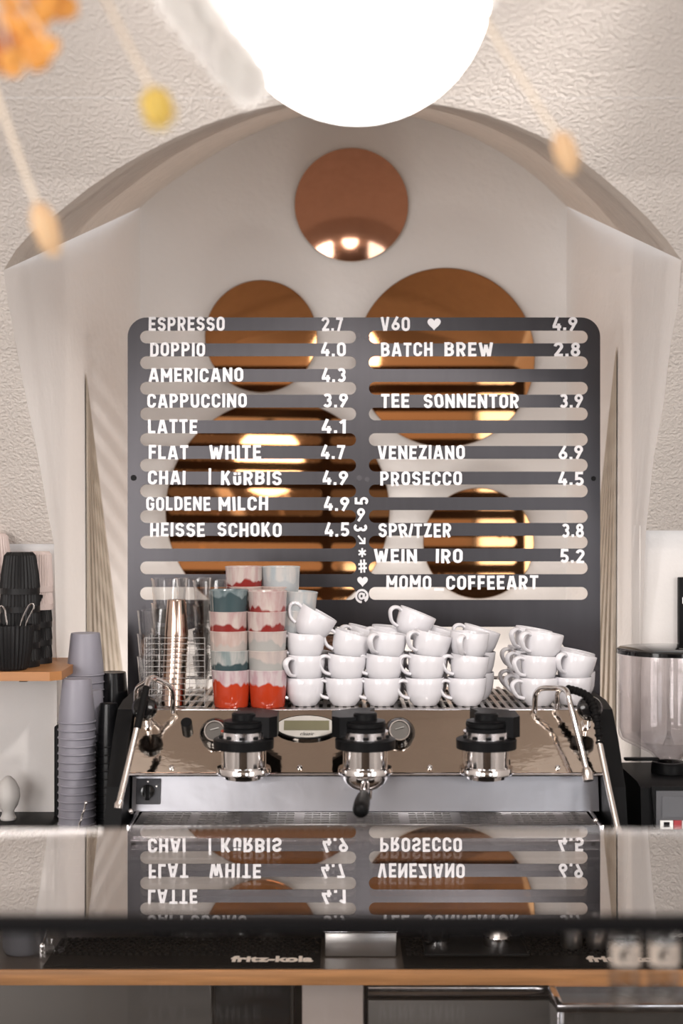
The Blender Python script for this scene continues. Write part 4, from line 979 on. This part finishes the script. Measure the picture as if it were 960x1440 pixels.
# ------------------------------------------------------------------ wall shelf, fluted cups, sugar pot
D = 2.88; zsh = mz(945, 2.83)
xr = P(84, 0, 2.83).x
t = thing('wall_shelf', 'wooden wall shelf at the left with fluted cups on it', 'shelf', (xr-0.2, 3.0, zsh-0.018))
MB().prism([(xr-0.02, 2.83, zsh-0.018), (xr-0.45, 2.83, zsh-0.018), (xr-0.45, 3.111, zsh-0.018), (xr, 3.111, zsh-0.018), (xr, 2.85, zsh-0.018)], (0, 0, 0.018)).build('board', 'shelf_wood', t, 20)
for x in (xr-0.1, xr-0.36): MB().box(x-0.008, x+0.008, 2.95, 3.111, zsh-0.034, zsh-0.0185).build('bracket', 'black_paint', t)
def fluted(px, D, z, m_, label, rt=0.026, rb=0.040, h=0.085, up=False, name='fluted_cup', cat='cup'):
    pr = [(rb, 0.0), (rb, 0.012), (rb*0.985, 0.014), (rb*0.93, h*0.45), (rt*1.08, h*0.92), (rt*0.9, h), (0, h), (0, h-0.003), (rt*0.85, h-0.004), (rt, h*0.91), (rb*0.88, h*0.45), (rb*0.93, 0.012), (rb*0.94, 0)]
    if up: pr = [(0, 0), (rt*0.95, 0), (rt*1.05, 0.004), (rb*0.95, h*0.5), (rb, h-0.008), (rb, h), (rb*0.94, h), (rb*0.93, h-0.008), (rb*0.88, h*0.5), (rt*0.95, 0.008), (0, 0.006)]
    o = MB().lathe(pr, (0, 0, 0), flute=32, fa=0.035, fz=(0.0135, h*0.93) if not up else (0.003, h-0.007)).build(name, m_, None, 25, loc=((px-480)/F*D, D, z))
    return tag(o, label, cat, 'fluted cups on the wall shelf')
z0 = zsh+0.0005
for k in range(5):
    lab = 'upturned black fluted cup, %s of the front stack on the wall shelf' % ('topmost' if k == 4 else ORD[k]+' from the bottom')
    fluted(28, 2.935, z0+0.0373*k, 'flute_black', lab, 0.029, 0.0405, 0.086)
for k in range(3): fluted(52, 3.0, z0+0.0375*k, 'flute_black', 'upturned black fluted cup, %s from the bottom of the stack by the shelf end' % ORD[k], 0.027, 0.0315, 0.075)
for k in range(2): fluted(56, 3.0, z0+0.0375*(k+3), 'flute_pink', 'upturned pale pink fluted cup, %s on the stack by the shelf end' % ('lower' if k == 0 else 'upper'), 0.022, 0.0275, 0.085)
for k in range(6): fluted(-8, 3.03, z0+0.0375*k, 'flute_pink', 'pink upturned fluted cup, %s of the stack cut by the left edge' % ('topmost' if k == 5 else ORD[k]+' from the bottom'), 0.026, 0.036, 0.085)
so = fluted(14, 2.872, z0, 'flute_black', 'upright black fluted pot with two wire tongs at the front of the wall shelf', 0.034, 0.046, 0.090, True, 'fluted_pot', 'pot')
for q, (xa_, xb_, lab) in enumerate((((27, 36, 'right wire tongs standing in the black fluted pot')), ((-6, 10, 'left wire tongs standing in the black fluted pot')))):
    D_ = 2.872; zz = z0+0.012
    if q == 0: pts = [P(24, 0, D_), P(29, 0, D_), P(38, 0, D_), P(43, 0, D_), P(47, 0, D_), P(47.5, 0, D_), P(44, 0, D_), P(36, 0, D_), P(31, 0, D_)]; ys = [935, 880, 856, 849.5, 850, 855, 862, 882, 935]
    else: pts = [P(-2, 0, D_), P(-1, 0, D_), P(-1, 0, D_), P(1, 0, D_), P(4, 0, D_), P(7, 0, D_), P(8, 0, D_), P(10, 0, D_), P(13, 0, D_)]; ys = [935, 880, 860, 853, 853, 858, 865, 882, 935]
    for p, y in zip(pts, ys): p.z = mz(y, D_)
    o = MB().tube(pts, 0.0017, 8, 5).build_at('sugar_tongs', 'chrome', (pts[0].x, D_, pts[0].z))
    tag(o, lab, 'tongs', 'wire tongs in the pot')
# low black ledge with a frosted glass bulb
zl = mz(1157, 3.0)
o = MB().box(P(74, 0, 2.96).x-0.5, P(74, 0, 2.96).x, 2.96, 3.111, zl-0.016, zl, bev=0.002).build_at('wall_ledge', 'black_paint', (P(40, 0, 3.0).x, 3.05, zl-0.016))
tag(o, 'low black wall ledge at the left below the wooden shelf', 'ledge')
c = P(11.5, 0, 3.03); c.z = zl+0.0005
o = MB().lathe([(0, 0), (0.016, 0), (0.017, 0.004), (0.013, 0.012), (0.013, 0.020), (0.020, 0.030), (0.0255, 0.048), (0.024, 0.066), (0.016, 0.082), (0.006, 0.092), (0, 0.094)], c, 32).build_at('glass_bulb', 'frosted', c)
tag(o, 'small frosted glass bulb-shaped vessel standing on the black ledge', 'vessel')

# ------------------------------------------------------------------ coffee grinder at the right
gx = P(940, 0, 2.86).x; gd = 2.86
gt = thing('coffee_grinder', 'black coffee grinder with a clear bean hopper at the right edge', 'grinder', (gx, gd, ZC))
Z = lambda py: mz(py, gd)
R = 0.1005
MB().lathe([(0.026, Z(1071)), (0.027, Z(1066)), (0.040, Z(1058)), (R-0.006, Z(1040)), (R-0.001, Z(1034)), (R, Z(1025)), (R, Z(917)), (R-0.003, Z(917)), (R-0.003, Z(1025)), (R-0.009, Z(1037)), (0.037, Z(1056)), (0.023, Z(1066)), (0.023, Z(1071))], (gx, gd, 0), 64).build('hopper', 'hopper_plastic', gt)
ld = MB().lathe([(0, Z(908)), (0.03, Z(908.5)), (R-0.002, Z(911)), (R+0.003, Z(913)), (R+0.003, Z(918.5)), (R-0.004, Z(918.5)), (R-0.006, Z(915)), (0, Z(914))], (gx, gd, 0), 64).build('lid', 'black_gloss', gt)
MB().lathe([(0.024, Z(914.5)), (0.022, Z(920)), (0, Z(921))], (gx, gd, 0), 32).build('lid_hub', 'black_gloss', ld)
MB().lathe([(0.004, Z(1040)), (0.004, Z(915))], (gx, gd, 0), 12).build('hopper_rod', 'clear_glass', gt)
MB().lathe([(0.012, Z(1048)), (0.002, Z(1028)), (0, Z(1028))], (gx, gd, 0), 32).build('cone', 'clear_glass', gt)
cl = MB().lathe([(0.024, Z(1086)), (0.035, Z(1086)), (0.035, Z(1074)), (0.032, Z(1071)), (0.023, Z(1071))], (gx, gd, 0), 40).build('hopper_collar', 'black_plastic', gt)
MB().box(gx-0.090, gx-0.020, gd-0.010, gd+0.006, Z(1069), Z(1065), bev=0.002).build('slide_gate', 'black_plastic', gt)
m = MB(); zb1 = Z(1087); gy0 = 2.74
m.prism([(gx-0.082, y, z) for y, z in [(gy0+0.03, zb1), (2.98, zb1), (2.99, zb1-0.01), (2.99, ZC+0.001), (gy0-0.03, ZC+0.001), (gy0, mz(1108, gy0))]], (0.20, 0, 0))
m.build('housing', 'black_paint', gt, 25)
tx = text_mesh('lettering', 'special', 'oval_white', 0.021, 0.0002, 0.0003, 0.4); tx.parent = gt; tx.rotation_euler = (PI/2, 0, 0); tx.scale = (0.85, 0.75, 1)
tx.location = Vector((P(958, 0, 2.708).x, 2.7085, mz(1314.5, 2.708)))-wl(gt)
fp = MB().prism([(P(916, 0, 2.73).x+dx, y, z) for dx, y, z in [(0, gy0-0.001, mz(1105, gy0)), (0.16, gy0-0.001, mz(1105, gy0)), (0.16, gy0-0.02, mz(1185, gy0)), (0.006, gy0-0.02, mz(1185, gy0))]], (0, -0.006, 0)).build('front_plate', 'black_paint', gt, 25)
yy = gy0-0.0105
R_ = Matrix.Rotation(-0.18, 4, 'X')
def onplate(px0, px1, py0, py1, th=0.004):
    def yat(py): return gy0-0.007-0.019*(py-1105)/80
    a, b_ = P(px0, py0, yat(py0)), P(px1, py0, yat(py0)); c_, d_ = P(px1, py1, yat(py1)), P(px0, py1, yat(py1))
    return [a, b_, c_, d_], (0, -th, 0)
MB().prism(*onplate(922, 1010, 1112, 1172, 0.002)).build('display_frame', 'plate_grey', fp, 25)
MB().prism(*onplate(930, 1006, 1120, 1149, 0.0035)).build('screen', 'screen', fp, 25)
for (a, b_, m_, nm) in ((927, 945, 'oval_white', 'white_button'), (946, 957, 'red_button', 'red_button'), (958, 976, 'oval_white', 'white_button')):
    bt_ = MB().prism(*onplate(a, b_, 1153, 1165, 0.006)).build(nm, m_, fp, 25)
    if m_ == 'oval_white':
        q = (onplate((a+b_)/2-4, (a+b_)/2+4, 1155, 1162, 0.0075)); MB().prism(*q).build('pictogram', 'black_paint', bt_, 25)
# black sign on the wall behind the grinder
x = P(955, 0, 3.09).x
t = thing('black_sign', 'narrow black panel with white lettering on the wall behind the grinder', 'sign', (x+0.06, 3.1, mz(905, 3.09)))
MB().box(x, x+0.12, 3.09, 3.111, mz(906, 3.09), mz(812, 3.09), bev=0.002).build('panel', 'black_paint', t)
o = text_mesh('lettering', 'B', 'oval_white', 0.018, 0.0003, 0.001); o.parent = t; o.rotation_euler = (PI/2, 0, 0); o.location = Vector((x+0.011, 3.0895, mz(845, 3.09)))-wl(t)

# ------------------------------------------------------------------ carafe with a twisted bar spoon at the counter's left end
c = P(68, 0, 2.64); c.z = ZC+0.0005
o = MB().lathe([(0, 0.004), (0.030, 0.003), (0.032, 0), (0.0345, 0.003), (0.0355, 0.02), (0.036, 0.150), (0.030, 0.168), (0.031, 0.186), (0.0335, 0.192), (0.032, 0.192), (0.029, 0.186), (0.028, 0.168), (0.034, 0.149), (0.0335, 0.02), (0.030, 0.008), (0, 0.008)], c, 36).build_at('glass_carafe', 'clear_glass', c)
tag(o, 'clear glass carafe holding the twisted bar spoon at the left', 'carafe')
a = Vector((c.x-0.012, 2.64, ZC+0.012)); b_ = P(121, 1129, 2.62)
m = MB(); m.tube([a, a.lerp(b_, .5), b_], 0.0014, 8, 1)
d = (b_-a); 
m.tube([a+d*(i/90)+Vector((math.cos(i*1.1)*0.0016, math.sin(i*1.1)*0.0016, 0)) for i in range(20, 91)], 0.0011, 6, 1)
m.sphere(b_, 0.0034, seg=12); m.sphere(a, 0.009, (0.8, 0.4, 1.2), 14)
o = m.build_at('bar_spoon', 'chrome', a); tag(o, 'twisted metal bar spoon leaning in the glass carafe', 'spoon')
# ------------------------------------------------------------------ glass display case nearest the camera
zg_ = H-0.3413
cs = thing('display_case', 'glass display case in the foreground with a reflecting top and dark front edge', 'display case', (0, 1.36, 0))
MB().box(-1.3, 1.3, 1.188, 1.534, zg_-0.008, zg_, bev=0.0).build('glass_top', 'coated_glass', cs, 0)
m = MB(); m.box(-1.3, 1.3, 1.168, 1.1875, zg_-0.006, zg_+0.0065, bev=0.002).build('front_rail', 'frame_black', cs)
MB().box(-1.3, 1.3, 1.174, 1.180, 0.85, zg_-0.0085).build('front_pane', 'pane', cs, 0)
m = MB(); m.box(-1.3, 1.3, 1.165, 1.54, 0.02, 0.85, bev=0.004).build('base_cabinet', 'cabinet_grey', cs)
for x in (-1.29, 1.28): MB().box(x, x+0.01, 1.182, 1.53, 0.851, zg_-0.009).build('end_pane', 'pane', cs, 0)
zsf = mz(1412, 1.45)
MB().box(-1.279, 1.279, 1.30, 1.52, zsf-0.005, zsf).build('inner_shelf', 'shelf_glass', cs, 0)
# two emblem bottles on the inner shelf, standing in for cans mirrored in the pane
for px, lab in ((878, 'left'), (932, 'right')):
    c = P(px, 0, 1.45); c.z = zsf+0.0004
    t = thing('can_stand_in', 'small clear bottle with a printed emblem, standing in for a mirrored can, %s of the two' % lab, 'bottle', c, 'stand-in bottles for mirrored cans')
    MB().lathe([(0, 0), (0.013, 0), (0.015, 0.003), (0.016, 0.016), (0.016, 0.072), (0.012, 0.080), (0.008, 0.084), (0.008, 0.092), (0.0065, 0.092), (0.0065, 0.083), (0.0145, 0.071), (0.0145, 0.016), (0.012, 0.005), (0, 0.004)], c, 32).build('glass_body', 'clear_glass', t)
    m = MB(); rows = [[Vector((c.x+0.0163*math.sin(a), c.y-0.0163*math.cos(a), z)) for a in [(-1.25+2.5*i/14) for i in range(15)]] for z in (c.z+0.042, c.z+0.053, c.z+0.064)]
    lb = m.quadgrid(rows).build('label_sleeve', 'print_light', t)
    m = MB(); q = [Vector((c.x+0.0166*math.sin(0.45*math.cos(2*PI*i/20)), c.y-0.0166*math.cos(0.45*math.cos(2*PI*i/20)), c.z+0.0535+0.008*math.sin(2*PI*i/20))) for i in range(20)]
    m.bm.faces.new([m.bm.verts.new(p) for p in q]); m.build('emblem', 'black_paint', lb, 0)

# ------------------------------------------------------------------ dried flowers hanging near the camera
def spikes(m, c, axis, L, r, n_, ln):
    axis = axis.normalized(); q = axis.to_track_quat('Z', 'Y').to_matrix()
    for i in range(n_):
        u = random.uniform(-1, 1); a = random.uniform(0, 2*PI); rr = r*math.sqrt(max(0, 1-u*u))
        d = Vector((math.cos(a)*math.sqrt(1-u*u*0.5), math.sin(a)*math.sqrt(1-u*u*0.5), u*0.7+0.5)).normalized()
        p = Vector((rr*math.cos(a), rr*math.sin(a), u*L/2)); t_ = p+d*ln; s = Vector((-math.sin(a), math.cos(a), 0))*0.0006
        vs = [m.bm.verts.new(c+q @ v) for v in (p-s, p+s, t_)]; m.bm.faces.new(vs)
def bunny(p_head, D, tip_dir, L, r, stem_pts, m_, label):
    c = P(*p_head, D); ax = Vector((tip_dir[0], 0.1, -tip_dir[1])).normalized()
    t = thing('bunny_tail_grass', label, 'dried flower', c, 'dried bunny tail grasses')
    m = MB(); q = ax.to_track_quat('Z', 'Y').to_matrix().to_4x4()
    m.lathe([(0, -L*0.5), (r*0.55, -L*0.46), (r*0.9, -L*0.3), (r, -L*0.05), (r*0.8, L*0.25), (r*0.45, L*0.43), (0, L*0.5)], c, 20, q)
    spikes(m, c, ax, L, r*0.95, 420, r*0.6); m.build('seed_head', m_, t, 40)
    pts = [c-ax*L*0.45]+[P(a, b, D) for a, b in stem_pts]
    MB().tube(pts, 0.0022, 8, 4).build('stem', 'stem', t)
bunny((64, 322), 1.22, (0.32, 1), 0.044, 0.0105, [(38, 252), (12, 180), (-25, 80), (-60, -20), (-80, -90)], 'bunny', 'pinkish bunny tail grass hanging lowest at the left')
bunny((221, 151), 1.15, (0.30, 1), 0.030, 0.0125, [(205, 110), (180, 62), (140, -20), (110, -90)], 'bunny_yellow', 'yellow bunny tail grass between the orange flowers and the globe')
bunny((795, 214), 1.20, (0.35, 1), 0.034, 0.0095, [(770, 170), (738, 118), (690, 42), (660, -15), (630, -90)], 'bunny', 'pale orange bunny tail grass hanging at the right of the globe')
# fluffy white plume against the globe
def plume(path, D, m_, label, w_, n_):
    P_ = [P(a, b, D) for a, b in path]
    t = thing('pampas_plume', label, 'dried flower', P_[-1])
    MB().tube(P_, 0.0018, 8, 4).build('stem', 'stem', t)
    m = MB()
    for i in range(n_):
        s = random.random()**0.8; k = s*(len(P_)-1); j = min(int(k), len(P_)-2); p = P_[j].lerp(P_[j+1], k-j); ax = (P_[j+1]-P_[j]).normalized()
        d = (ax*1.4+Vector((random.uniform(-1, 1), random.uniform(-1, 1), random.uniform(-1, 1)))).normalized(); ln = w_*random.uniform(.5, 1.1)*(1-0.35*s)
        e = p+d*ln+Vector((0, 0, -ln*0.15)); mid = p.lerp(e, .5)+Vector((0, 0, ln*0.08)); sv = d.cross(Vector((0, 1, 0))).normalized()*0.0016
        a = [m.bm.verts.new(v) for v in (p-sv, p+sv, mid+sv, e, mid-sv)]; m.bm.faces.new(a)
    m.build('feathery_plume', m_, t, 0)
plume([(150, -150), (205, -90), (245, -30), (285, 25), (318, 68), (342, 98)], 1.30, 'pampas', 'fluffy white plume hanging at the left of the globe', 0.05, 5000)
plume([(640, -120), (668, -50), (690, -8)], 1.30, 'pampas', 'tip of a white plume peeping out right of the globe', 0.018, 300)
# orange dried blossom cluster
t = thing('orange_flower', 'orange dried flower cluster in the top left corner', 'dried flower', P(20, 0, 1.1))
for i, (x, y, s, dk) in enumerate(((45, 42, 1.1, 0), (52, 80, 1.0, 0), (18, 90, 0.9, 0), (92, 10, 0.9, 0), (4, 58, 1.2, 1), (70, 65, .7, 0), (20, 20, 1.0, 0), (62, 18, .8, 0), (40, 4, 1, 0), (5, 30, 1, 1), (25, 60, .9, 0), (-8, 85, 1, 1), (70, -12, 1, 0), (10, -10, 1.1, 0))):
    c = P(x, y, 1.1+random.uniform(-.03, .03)); r = 0.0085*s; m = MB()
    for k in range(7):
        a = 2*PI*k/7+random.random(); q = c+Vector((math.cos(a), random.uniform(-.6, .6), math.sin(a)))*r*0.75
        m.sphere(q, r*0.62, (1, .5, 1.15), 10)
    m.build('blossom', 'petal_dark' if dk else 'petal', t)
    MB().tube([c, c.lerp(P(-20, -60, 1.1), .5)+Vector((0, 0, .004)), P(-20, -60, 1.1)], 0.0009, 6, 3).build('stem', 'stem', t)
